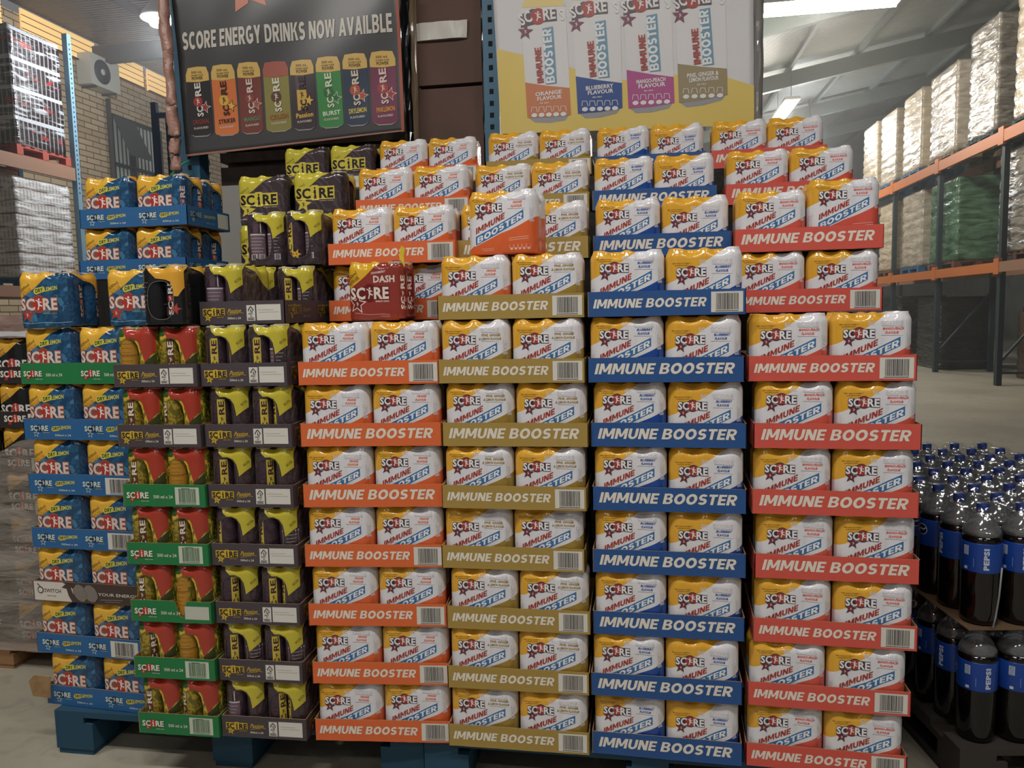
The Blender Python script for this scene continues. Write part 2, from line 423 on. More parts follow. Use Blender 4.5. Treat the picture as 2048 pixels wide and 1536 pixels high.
def film_wrap(mb, m, open_end=False):
    zs = [0.0, 0.004, 0.010, 0.04, 0.08, 0.12, 0.14, 0.146, 0.151, 0.156, 0.161, 0.165, 0.168]
    def ring(v):
        P = []
        n = 12; r = CR-inset(v)
        for i in range(2*n): x = -2*CR+4*CR*i/(2*n); y, d = side(x, v, 2*CR, CR); P.append((x, -y, v-d))
        for i in range(6): a = -PI/2+PI/2*i/6; P.append((2*CR+r*math.cos(a), -CR+r*math.sin(a), v))
        for i in range(n): y = -CR+2*CR*i/n; x, d = side(y, v, CR, 2*CR); P.append((x, y, v-d))
        for i in range(6): a = PI/2*i/6; P.append((2*CR+r*math.cos(a), CR+r*math.sin(a), v))
        for i in range(2*n): x = 2*CR-4*CR*i/(2*n); y, d = side(x, v, 2*CR, CR); P.append((x, y, v-d))
        for i in range(6): a = PI/2+PI/2*i/6; P.append((-2*CR+r*math.cos(a), CR+r*math.sin(a), v))
        for i in range(n): y = CR-2*CR*i/n; x, d = side(y, v, CR, 2*CR); P.append((-x, y, v-d))
        for i in range(6): a = PI+PI/2*i/6; P.append((-2*CR+r*math.cos(a), -CR+r*math.sin(a), v))
        return P
    rings = [ring(v) for v in zs]; n = len(rings[0])
    rings.append([(x*0.93, y*0.90, PH-0.004) for x, y, z in rings[-1]])
    vs = [p for R in rings for p in R]; fs = []
    for j in range(len(rings)-1):
        for i in range(n):
            k = (i+1) % n
            if open_end and j < len(zs)-1:
                a, b = rings[3][i], rings[3][k]
                if a[0] > 2*CR and b[0] > 2*CR and abs(a[1]) < 0.0605 and abs(b[1]) < 0.0605: continue
            fs.append((j*n+i, j*n+k, (j+1)*n+k, (j+1)*n+i))
    c = len(vs); vs.append((0, 0, PH-0.005)); t = (len(rings)-1)*n
    for i in range(n): fs.append((t+i, t+(i+1) % n, c))
    c = len(vs); vs.append((0, 0, 0))
    for i in range(n): fs.append(((i+1) % n, i, c))
    mb.add(vs, fs, m, True)
def hole_poly(cx, cz, hw, hh, n=40, p=2.6):
    o = []
    for i in range(n):
        a = 2*PI*i/n; ca, sa = math.cos(a), math.sin(a)
        o.append((cx+hw*math.copysign(abs(ca)**(2/p), ca), cz+hh*math.copysign(abs(sa)**(2/p), sa)))
    return o
def holed(outer, hole):
    """triangulated polygon with a hole"""
    P = [Vector((a, b, 0)) for a, b in outer]; H = [Vector((a, b, 0)) for a, b in hole[::-1]]
    tri = tessellate_polygon([P, H]); return [(v.x, v.y) for v in P+H], [tuple(t) for t in tri]

def white_art(flav, flav_txt, dz):
    A = Art(); Z = lambda z: z-dz
    red = ink('#a63c35'); blue = ink('#3d74ad'); wh = ink('#eeecec'); navy = ink('#3d3045'); fl = ink(flav); gh = ink('#d3d1d4'); dk = ink('#5a3d10')
    th = math.radians(26.0); xd = (math.cos(th), math.sin(th)); zd = (0.02, 1.0)
    # ghost lettering on the white film
    A.flat('SCORE', 0.018, Z(0.143), 0.010, gh, 1, 0.03, 0.052); A.flat('SC', -0.012, Z(0.143), 0.010, gh, 1, 0.03)
    A.text('IMMUNE', (-0.086, Z(0.022)), (0, 1), (-1, 0), 0.009, gh, 1, 0.03, 0.05)
    A.text('BOOST', (0.089, Z(0.082)), (0, 1), (-1, 0), 0.010, gh, 1, 0.03, 0.04)
    # small print in the yellow corner
    A.flat('VERY HIGH IN VITAMIN C', -0.080, Z(0.1435), 0.0030, dk, 1, 0.01, 0.046)
    A.flat('& SOURCE OF ZINC', -0.074, Z(0.1385), 0.0030, dk, 1, 0.01, 0.034)
    # banner with BOOSTER, IMMUNE above it
    p0, p1 = (-0.071, Z(0.0250)), (0.064, Z(0.0908)); H = 0.0232; mid = ((p0[0]+p1[0])/2, (p0[1]+p1[1])/2-0.0018)
    e = 0.0022
    A.poly([(p0[0]-e, p0[1]-e*1.3), (mid[0], mid[1]-e*1.3), (p1[0]+e, p1[1]-e), (p1[0]+e, p1[1]+H+e*1.3), (mid[0], mid[1]+H+e*1.3), (p0[0]-e, p0[1]+H+e)], wh, 1)
    A.poly([p0, mid, p1, (p1[0], p1[1]+H), (mid[0], mid[1]+H), (p0[0], p0[1]+H)], blue, 2)
    A.text('BOOSTER', (-0.0660, Z(0.0297)), xd, zd, 0.0160, wh, 3, 'heavy', 0.1410)
    A.text('IMMUNE', (-0.0700, Z(0.0545)), (math.cos(th), math.sin(th)*0.98), (0.05, 1.0), 0.0160, red, 2, 'heavy', 0.0900)
    # logo, star
    score_logo(A, -0.070, Z(0.1135), 0.074, wh, navy, red, wh, 2, star=(ink('#7b3038'), navy, wh), tilt=-0.02, ow=0.09, hk=.27)
    # flavour
    L = flav_txt
    A.line([(0.021, Z(0.1405)), (0.070, Z(0.1395))], 0.0007, navy, 1); A.line([(0.019, Z(0.1175)), (0.068, Z(0.1165))], 0.0007, navy, 1)
    w0 = min(0.056, 0.0044*len(L[0])); w1 = min(0.062, 0.0044*len(L[1]))
    A.flat(L[0], 0.0465-w0/2, Z(0.1310), 0.0062, fl, 1, 0.05, w0, 0.25); A.flat(L[1], 0.0440-w1/2, Z(0.1210), 0.0062, fl, 1, 0.05, w1, 0.25)
    # lower right small print and the five round marks
    pale = mat('ink_pale_'+flav.strip('#'), flav, 0.4); pr = ink('#efc2ae')
    for i in range(2): A.line([(0.022, Z(0.0410-i*0.0055)), (0.076, Z(0.0440-i*0.0055))], 0.0012, pr, 1)
    for i in range(5):
        A.line([(0.024+i*0.0118, Z(0.0245)), (0.024+i*0.0118, Z(0.0155)), (0.034+i*0.0118, Z(0.0155)), (0.034+i*0.0118, Z(0.0245))], 0.0008, pr, 1)
        A.disc(0.029+i*0.0118, Z(0.0125), 0.0026, pr, 1, 10, 1.5)
    for i in range(2): A.line([(-0.055+i*.004, Z(0.0150-i*0.0045)), (-0.020, Z(0.0160-i*0.0045))], 0.0009, pr, 1)
    return A
def corner_text(A, cols, x=-0.077, z=0.0905, k=1.0):
    """500ml double your power, slanting along the yellow corner"""
    th = math.radians(33); xd = (math.cos(th), math.sin(th)); zd = (-math.sin(th), math.cos(th))
    A.text('500ml', (x, z+0.017), xd, zd, 0.0095*k, cols[0], 1, 0.015, 0.036*k)
    A.text('DOUBLE YOUR', (x+0.004, z+0.0105), xd, zd, 0.0042*k, cols[1], 1, 0.01, 0.035*k)
    A.text('POWER', (x+0.009, z+0.0040), xd, zd, 0.0068*k, cols[1], 1, 0.02, 0.035*k)
def lemon_art(dz=0.0):
    A = Art(); br = ink('#6b4a14'); yl = ink('#d8cf55'); dk = ink('#22391f'); red = ink('#b23a32'); pk = ink('#e3cdc2'); out = ink('#94574a')
    corner_text(A, (br, ink('#b4761c')))
    A.poly([(-0.034, .104-dz), (-0.036, .112-dz), (-0.030, .119-dz), (0.003, .124-dz), (0.003, .108-dz), (-0.028, .1-dz)], yl, 1)
    A.text('DRY', (-0.029, .1055-dz), (1, .12), (0, 1), .0115, dk, 2, .03, .029); A.text('LEMON', (0.004, .1085-dz), (1, .12), (0, 1), .0125, yl, 2, .03, .044)
    score_logo(A, -0.082, .0545-dz, .126, pk, out, red, ink('#f3ece6'), 2, star=(red, out, pk), ow=.10, star_r=.60, hk=.275, box=False)
    A.flat('ENERGY DRINK', -0.002, .041-dz, .0042, ink('#8f9a4e'), 1, .015, .042)
    A.line([(-0.085, .017), (-0.05, .0135), (-0.01, .0165), (0.04, .0145), (0.085, .0165)], .0012, ink('#9fc0d8'), 1)
    return A
def passion_art(dz=0.0):
    A = Art(); blk = ink('#221a1e'); yl = ink('#d3c24a'); br = ink('#7d7420')
    corner_text(A, (br, br), z=.086)
    A.star(-0.055, .049-dz, .030, yl, 2, 0.15)
    score_logo(A, -0.080, .068-dz, .135, blk, None, None, blk, 2, plate=yl, stand=True)
    A.figure(-0.055, .047-dz, .009, blk, 4)
    A.flat('ENERGY DRINK', 0.005, .056-dz, .0045, ink('#b9a98a'), 1, .015, .05)
    A.flat('4 x 500ml', -0.088, .016, .006, ink('#cfc6c4'), 1, .02, .03)
    return A
def dash_art():
    A = Art(); wh = ink('#ded5cd'); dr = ink('#6a1a18'); br = ink('#54340d'); red = ink('#8e2420')
    corner_text(A, (br, br), x=-0.092, z=.094, k=1.15)
    A.text('CRANBERRY', (-0.010, .131), (1, .10), (0, 1), .0060, wh, 1, .02, .050); A.flat('DASH', -0.002, .108, .019, wh, 2, .03, .072)
    score_logo(A, -0.083, .062, .132, wh, dr, dr, wh, 2, star=(dr, wh, wh), ow=.08, star_r=.75)
    A.flat('ENERGY DRINK', 0.004, .052, .0045, wh, 1, .02, .046)
    A.line([(-0.07, .022), (-0.02, .0165), (0.03, .018), (0.05, .015)], .0016, ink('#c08d83'), 1); A.line([(0.02, .0120), (0.05, .0105)], .0014, ink('#c08d83'), 1)
    return A
def black_art(dz=0.0):
    A = Art(); wh = ink('#dcd6d2'); red = ink('#b23a32')
    corner_text(A, (ink('#6b4a14'), ink('#6b4a14')))
    score_logo(A, -0.080, .056-dz, .130, wh, None, red, wh, 2, star=(red, red, wh), stand=True)
    A.flat('ENERGY DRINK', 0.0, .046-dz, .0045, ink('#8c8280'), 1, .015, .05)
    return A
def ov(u, t): return (-PD/2+u*PD, PH*(1-t))              # end art: u 0..1 across, t 0..1 down
def end_art(kind):
    A = Art()
    o = 0.0605; outer = [(-o, 0.004), (o, 0.004), (o, PH)]+[(o-2*o*i/8, PH) for i in range(1, 8)]+[(-o, PH)]
    if kind == 'passion':
        cx, cz = ov(.41, .52); hole = hole_poly(cx, cz, .036, .0565); base = MATS['film_passion_end']
        A.raw(*holed(outer, hole), base, 0)
        yl = MATS['film_lime']
        A.poly([ov(.20, .0), ov(.97, .0), ov(.97, .36), ov(.80, .46), ov(.73, .50), ov(.715, .42), ov(.68, .30), ov(.60, .215), ov(.47, .175), ov(.35, .175), ov(.27, .11)], yl, 1)
        A.line(hole+[hole[0]], .0010, ink('#6f6468'), 2)
        A.text('SCO', ov(.86, .33), (.75, .66), (-.66, .75), .0065, ink('#7d7420'), 2, .02, .018)
    elif kind == 'lemon':
        cx, cz = ov(.5, .55); hole = hole_poly(cx, cz, .034, .056); A.raw(*holed(outer, hole), MATS['film_lemon_end'], 0)
        yl = MATS['film_amber']
        A.poly([ov(.06, .0), ov(.97, .0), ov(.97, .50), ov(.88, .46), ov(.80, .36), ov(.72, .24), ov(.60, .19), ov(.40, .17), ov(.25, .12)], yl, 1)
    elif kind == 'dash':
        cx, cz = ov(.5, .56); A.raw(*holed(outer, hole_poly(cx, cz, .038, .060)), MATS['film_dash_end'], 0)
    elif kind == 'black':
        cx, cz = ov(.50, .58); hole = hole_poly(cx, cz, .0385, .053); A.raw(*holed(outer, hole), MATS['film_black_end'], 0)
        yl = MATS['film_amber']
        A.poly([ov(.12, .0), ov(.97, .0), ov(.97, .38), ov(.88, .52), ov(.80, .52), ov(.79, .40), ov(.74, .28), ov(.62, .245), ov(.40, .22), ov(.28, .12)], yl, 1)
        A.line(hole+[hole[0]], .0012, ink('#8a8482'), 2)
    elif kind == 'crush':
        cx, cz = ov(.36, .60); hole = hole_poly(cx, cz, .033, .066); A.raw(*holed(outer, hole), MATS['film_crush_end'], 0)
        rd = MATS['film_red']; gn = ink('#2f5a2a')
        A.poly([ov(.0+.04, .0), ov(.30, .0), ov(.28, .09), ov(.24, .16), ov(.05, .17)], gn, 1)
        A.poly([ov(.20, .0), ov(.97, .0), ov(.97, .42), ov(.88, .48), ov(.80, .56), ov(.75, .60), ov(.70, .48), ov(.645, .33), ov(.58, .235), ov(.46, .195), ov(.32, .20), ov(.26, .10)], rd, 2)
        dk = ink('#3a3f1c')
        A.poly([ov(.74, .60), ov(.80, .57), ov(.97, .45), ov(.97, .975), ov(.70, .975), ov(.72, .80)], dk, 1)
        for k in range(3): A.line([ov(.73, .70+.07*k), ov(.86, .66+.07*k), ov(.97, .66+.06*k)], .0022, ink('#a89a3e'), 2)
        A.disc(*ov(.10, .30), .004, dk, 2, 8); A.disc(*ov(.07, .45), .0035, dk, 2, 8)
    return A

def flat_film(name, h, h2=None):
    g = G(name); MATS[name] = g.m; g.b.inputs['Base Color'].default_value = lin(h)
    if h2:
        tc = g.node('ShaderNodeTexCoord'); k = g.node('ShaderNodeTexNoise'); k.inputs['Scale'].default_value = 42; k.inputs['Distortion'].default_value = 2.0
        g.L.new(tc.outputs['Object'], k.inputs['Vector']); g.L.new(g.mix(ramp(g, k.outputs[0], 0.46, 0.50), lin(h), lin(h2)), g.b.inputs['Base Color'])
    g.film()
flat_film('film_passion_end', '#453a3e', '#382d31'); flat_film('film_lime', '#c6b83c'); flat_film('film_amber', '#e2a63a')
flat_film('film_lemon_end', '#244c74', '#1d3c5e'); flat_film('film_black_end', '#1d1e1f'); flat_film('film_crush_end', '#d9b53f', '#7c7a2c'); flat_film('film_dash_end', '#8b372e'); flat_film('film_red', '#ab3c2c')

FLAV = {'orange': ('#e06636', ('ORANGE', 'FLAVOUR')), 'gold': ('#a08337', ('PINE, GINGER', '& LEMON FLAVOUR')),
        'blue': ('#1d4b9c', ('BLUEBERRY', 'FLAVOUR')), 'coral': ('#d8594a', ('MANGO-PEACH', 'FLAVOUR'))}
WRAP = {}
def wrap_mesh(kind, var=0):
    k = (kind, var)
    if k in WRAP: return WRAP[k]
    mb = MB(); dz = 0.0; end = None
    if kind in FLAV:
        dz = (0.0, 0.0075, 0.016)[var]; m = mat_white('film_white_'+kind, FLAV[kind][0]); A = white_art(FLAV[kind][0], FLAV[kind][1], dz)
    elif kind == 'lemon':
        dz = (-0.0115, -0.009, 0.0)[var]; m = mat_two('film_lemon', ('#2a5c84', '#22496c', '#44799f'), '#eab541', kind='camo'); A = lemon_art(dz); end = 'lemon'
    elif kind == 'passion':
        m = mat_two('film_passion', ('#43383c', '#57494d'), LEMON, slope=.60, z0=.140, kind='stripes'); A = passion_art((0.0, -0.010)[var % 2]); end = 'passion'
    elif kind == 'dash':
        m = mat_two('film_dash', ('#8b372e', '#8b372e'), '#dfb02e', slope=.66, z0=.150); A = dash_art(); end = 'dash'
    elif kind == 'black':
        m = mat_two('film_black', ('#1d1e1f', '#1d1e1f'), '#dba63c'); A = black_art(); end = 'black'
    elif kind == 'crush':
        m = mat_two('film_crush', ('#d9b53f', '#7c7a2c', '#4c5a22'), None, kind='leaf'); A = Art(); end = 'crush'
    film_wrap(mb, m, open_end=bool(end))
    A.onto(mb, front_pt, cut=0.0081, cutz=0.0070)
    if end: end_art(end).onto(mb, end_pt, cut=0.0054, cutz=0.0056)
    me = mb.mesh('shrink_film', uv=lambda c: (c.x, c.z+(dz if kind in FLAV else 0.0))); WRAP[k] = me; return me

# --- the cans seen through the opening of a pack's end
CANS = {}
def can_mesh(kind):
    if kind in CANS: return CANS[kind]
    r = CR-0.0004
    prof = [(.0235, 0.002), (.027, .003), (.0305, .010), (r, .014), (r, .142), (r-.001, .147), (.0275, .158), (.0265, .161), (.0272, .164), (.0262, .1655), (.024, .163)]
    spec = {'passion': ('#4d3c47', '#c9b83c', .140, '#40313b'), 'lemon': ('#1f4a76', '#e0a83c', .136, '#2a5f92'), 'black': ('#232224', '#1f1f20', .140, None),
            'crush': ('#b3983a', '#a8432c', .143, '#6f6a2a'), 'dash': ('#a8281f', '#dfb02e', .132, '#8c1f1a')}[kind]
    mb = MB(); mb.lathe(prof, mat_can('can_'+kind, spec[0], spec[1], spec[2], spec[3]), 28)
    def S(s, z, lay): a = s/r; rr = r+0.00022*lay; return (rr*math.cos(a), rr*math.sin(a), z)
    A = Art(); lt = {'passion': ink('#cdb94a'), 'lemon': ink('#d7b6a6'), 'black': ink('#d8d2cf'), 'crush': ink('#e5ddcb'), 'dash': ink('#eae0d8')}[kind]
    bk = {'passion': ink('#46202a'), 'lemon': ink('#a14e44'), 'black': ink('#a33530'), 'crush': ink('#5a3418'), 'dash': ink('#6a1a18')}[kind]
    if kind == 'passion':
        A.rect(-.011, .018, .011, .132, lt, 1); A.text('SC', (.0075, .030), (0, 1), (-1, 0), .015, bk, 2, .03, .036); A.figure(0, .075, .008, bk, 2); A.text('RE', (.0075, .088), (0, 1), (-1, 0), .015, bk, 2, .03, .038)
        A.star(.021, .036, .016, ink('#dcae3c'), 3, .3); A.figure(.021, .036, .005, bk, 4)
        pan = ink('#6d5a66'); w = ink('#c9c0c6'); c = PI*r
        A.rect(c-.026, .020, c+.026, .096, pan, 1); A.rect(c-.026, .097, c+.026, .1015, w, 1); A.rect(c-.012, .104, c+.004, .136, ink('#57434f'), 1); A.rect(c+.010, .104, c+.013, .138, w, 1)
        for k in range(5): A.line([(c-.022, .088-.010*k), (c+.020-.004*(k % 3), .088-.010*k)], .0011, w, 2)
        A.bars(c-.022, .022, c-.002, .040, w, ink('#3a2c34'), 2, 3); A.bars(c+.004, .022, c+.022, .040, w, ink('#3a2c34'), 2, 5)
    elif kind == 'crush':
        A.rect(-.010, .016, .010, .134, bk, 1); A.text('SC', (.0075, .028), (0, 1), (-1, 0), .015, lt, 2, .03, .036); A.figure(0, .074, .008, lt, 2); A.text('RE', (.0075, .087), (0, 1), (-1, 0), .015, lt, 2, .03, .038)
        A.star(.014, .024, .009, ink('#b03a2c'), 3, .3)
        c = PI*r; A.rect(c-.026, .018, c+.026, .130, ink('#b5822c'), 1)
        for k in range(7): A.line([(c-.022, .120-.012*k), (c+.018-.005*(k % 3), .120-.012*k)], .0012, ink('#8a5a1c'), 2)
        A.line([(c-.026, .088), (c+.026, .088)], .003, ink('#8c5a20'), 2)
    else:
        A.text('SC', (.0075, .030), (0, 1), (-1, 0), .015, lt, 2, .03, .036); A.disc(0, .075, .0095, bk, 1); A.figure(0, .075, .008, lt, 2); A.text('RE', (.0075, .088), (0, 1), (-1, 0), .015, lt, 2, .03, .038)
        A.star(.013, .046, .014, ink('#b8463a') if kind != 'dash' else bk, 3, .3, .42); A.star(.013, .046, .0175, lt if kind == 'dash' else bk, 2, .3, .42)
        if kind == 'black':
            for a in (.045, -.045): A.line([(a, .112), (a+.03, .112)], .0018, ink('#6e6a69'), 1); A.line([(a, .060), (a+.03, .060)], .0018, ink('#6e6a69'), 1)
            A.rect(-.034, .028, .034, .052, ink('#4b3430'), 1)
        c = PI*r
        for k in range(6): A.line([(c-.022, .120-.012*k), (c+.018-.005*(k % 3), .120-.012*k)], .0012, ink('#7d8894'), 2)
    A.onto(mb, S, cut=0.004); CANS[kind] = mb.mesh('can'); return CANS[kind]

def pack(kind, var, loc, rz, label, group, cans=None, sx=1.0, rots=(0.0, 0.0), sy=1.0):
    """one six-pack; with cans= the two cans at its open end are children"""
    if cans:
        t = empty('six_pack', loc, rz); t.scale = (sx, sy, 1.0)
        new_obj('shrink_film', wrap_mesh(kind, var), t)
        for i, y in enumerate((-CR, CR)):
            c = new_obj('can', can_mesh(cans), t); c.location = (2*CR, y, 0.0); c.rotation_euler = (0, 0, rots[i])
    else:
        t = new_obj('six_pack', wrap_mesh(kind, var)); t.location = loc; t.rotation_euler = (0, 0, rz); t.scale = (sx, sy, 1.0)
    tag(t, label, 'drinks pack', group); return t

# ------------------------------------------------------------------ cardboard trays
LIP = 0.0645; LAYER = 0.171; BASE = 0.143
CARD = mat('card_brown', '#a5835c', 0.8, vary=(30, '#93724d'))
WHT = '#e9e1d4'
def fsc(A, x0, z0, x1, z1, paper, dk, lay=1):
    A.rect(x0, z0, x1, z1, paper, lay); w = x1-x0; h = z1-z0; cx = (x0+x1)/2
    A.line([(cx-.22*w, z0+.62*h), (cx-.30*w, z0+.70*h), (cx, z0+.92*h), (cx+.30*w, z0+.70*h), (cx+.18*w, z0+.62*h)], w*.09, dk, lay+1)
    A.line([(cx, z0+.75*h), (cx, z0+.56*h), (cx+.2*w, z0+.56*h)], w*.08, dk, lay+1)
    A.flat('FSC', x0+.22*w, z0+.38*h, .12*h, dk, lay+1, .02, .5*w)
    A.rect(cx-.1*w, z0+.27*h, cx+.1*w, z0+.31*h, dk, lay+1)
    for k in range(3): A.rect(x0+.12*w, z0+(.05+.06*k)*h, x1-(.12+.1*(k % 2))*w, z0+(.08+.06*k)*h, dk, lay+1)
def tray_art(kind, W, style):
    A = Art(); wh = ink(WHT); bk = ink('#2b2a2a'); pp = ink('#dcd8d0'); x = lambda f: -W/2+f*W; z = lambda f: LIP*(1-f)
    if style == 'plain': A.flat('IMMUNE BOOSTER', x(.045), z(.66), LIP*.43, wh, 1, 'heavy', .885*W, .24)
    elif style == 'bar':
        A.flat('IMMUNE BOOSTER', x(.035), z(.66), LIP*.36, wh, 1, 'heavy', .715*W, .22); A.bars(x(.785), z(.90), x(.982), z(.10), pp, bk, 1, 4)
    elif style == 'passion':
        yl = ink('#d2ae36'); A.star(x(.105), z(.70), .0125, yl, 2, .15)
        score_logo(A, x(.055), z(.58), .245*W, bk, None, None, bk, 2, plate=yl, stand=True); A.figure(x(.105), z(.70), .004, bk, 5)
        A.flat('ENERGY DRINK', x(.21), z(.70), .0026, yl, 1, .01, .085*W)
        A.text('Passion', (x(.335), z(.53)), (1, .03), (0, 1), .0135, yl, 1, .012, .155*W, .35); A.line([(x(.34), z(.60)), (x(.46), z(.535))], .0011, yl, 1); A.line([(x(.485), z(.50)), (x(.525), z(.53))], .0011, yl, 1)
        A.flat('500ml x 24', x(.335), z(.78), .0062, wh, 1, .012, .155*W)
        fsc(A, x(.560), z(.86), x(.660), z(.19), pp, bk); A.rect(x(.675), z(.85), x(.955), z(.17), pp, 1)
        A.line([(x(.69), z(.40)), (x(.87), z(.40))], .0006, ink('#9a948c'), 2); A.line([(x(.70), z(.50)), (x(.93), z(.50))], .0006, ink('#9a948c'), 2)
    elif style in ('green', 'green_long', 'green_torn'):
        rd = ink('#b8352c')
        offs = (0.0,) if style != 'green_long' else (0.0, .52); q = W if style != 'green_long' else W*.62
        for o in offs:
            A.star(x(o)+q*.115, z(.68), .0105, rd, 2, .15); score_logo(A, x(o)+q*.05, z(.62), q*.27, wh, None, rd, wh, 2, stand=True); A.figure(x(o)+q*.115, z(.70), .004, wh, 5)
            A.flat('ENERGY DRINK', x(o)+q*.22, z(.78), .0026, wh, 1, .01, q*.10)
            A.flat('500 ml x 24', x(o)+q*.375, z(.63), .0095, wh, 1, .01, q*.235)
        if style == 'green': A.bars(x(.64), z(.90), x(.93), z(.12), ink('#c9cfbf'), ink('#3f6a44'), 1, 6); A.line([(x(.72), z(.17)), (x(.82), z(.17))], .0014, ink('#3f6a44'), 3)
        if style == 'green_torn': A.rect(x(.67), z(.82), x(.965), z(.22), ink('#c4c6b8'), 1)
    elif style in ('lemon', 'lemon_bar'):
        yl = ink('#dccd4e'); pl = ink('#d9dfcf'); dk = ink('#123050'); body = ink('#29639a')
        for k in (0, 1):
            o = .07+.49*k if style == 'lemon' else (.06, .50)[k]
            A.star(x(o+.045), z(.72), .0115, pl, 1, .1); A.star(x(o+.045), z(.72), .0078, body, 2, .1)
            score_logo(A, x(o), z(.56), .16*W, pl, None, dk, pl, 2, stand=False); A.flat('ENERGY DRINK', x(o+.11), z(.68), .0024, yl, 1, .01, .055*W)
            if style == 'lemon_bar' and k: continue
            a = o+.185
            A.poly([(x(a), z(.50)), (x(a+.012), z(.36)), (x(a+.07), z(.34)), (x(a+.07), z(.56)), (x(a+.015), z(.60))], yl, 1)
            A.text('DRY', (x(a+.014), z(.53)), (1, .06), (0, 1), .0092, dk, 2, .03, .058*W); A.text('LEMON', (x(a+.073), z(.50)), (1, .06), (0, 1), .0105, yl, 1, .03, .105*W)
            A.flat('500ml x 24', x(a+.03), z(.82), .0058, pl, 1, .012, .145*W)
        if style == 'lemon_bar': A.bars(x(.70), z(.92), x(.95), z(.12), pp, bk, 1, 8)
    elif style == 'switch':
        bn = ink('#4a3a34'); A.poly([(x(.01), z(.97)), (x(.01), z(.03)), (x(.28), z(.03)), (x(.37), z(.30)), (x(.38), z(.97))], ink('#d8d2c8'), 1)
        A.disc(x(.07), z(.46), .0115, bn, 2); A.disc(x(.07), z(.46), .0080, ink('#d8d2c8'), 3); A.line([(x(.045), z(.14)), (x(.075), z(.32))], .003, bn, 4)
        A.flat('SWITCH', x(.105), z(.56), .0125, bn, 2, .01, .155*W); A.flat('ENERGY DRINK', x(.13), z(.75), .0032, bn, 2, .01, .085*W)
        A.poly([(x(.27), z(.28)), (x(.32), z(.04)), (x(.38), z(.20)), (x(.355), z(.26)), (x(.375), z(.60)), (x(.42), z(.97)), (x(.36), z(.97)), (x(.33), z(.66)), (x(.315), z(.32))], bn, 3)
        for cxx in (.44, .535):
            for k in range(-6, 7):
                t = k*.0042; hf = math.sqrt(max(.029**2-t*t, 0))*.8
                A.line([(x(cxx)+t*.7-hf*.6, z(.5)-t*.7-hf*.75), (x(cxx)+t*.7+hf*.6, z(.5)-t*.7+hf*.75)], .0013, ink('#d8d2c8'), 4)
        A.flat('YOUR ENERGY', x(.60), z(.58), .0095, ink('#d8d2c8'), 1, .015, .36*W); A.line([(x(.62), z(.78)), (x(.82), z(.74))], .0012, ink('#b5a79c'), 1); A.line([(x(.66), z(.86)), (x(.80), z(.85))], .0010, ink('#b5a79c'), 1)
    elif style == 'black':
        rd = ink('#b8352c')
        for o in (.10, .60): A.star(x(o+.06), z(.68), .012, rd, 2, .15); score_logo(A, x(o), z(.60), .24*W, wh, None, rd, wh, 2, stand=True)
        A.bars(x(.36), z(.88), x(.54), z(.14), pp, bk, 1, 9)
    return A
TRAYC = {'orange': '#e06a38', 'gold': '#a88c46', 'blue': '#26528f', 'coral': '#d6574a', 'passion': '#4a4147', 'green': '#1f7a43', 'lemon': '#29639a', 'switch': '#4a3a34', 'black': '#2b2729'}
TRAYS = {}
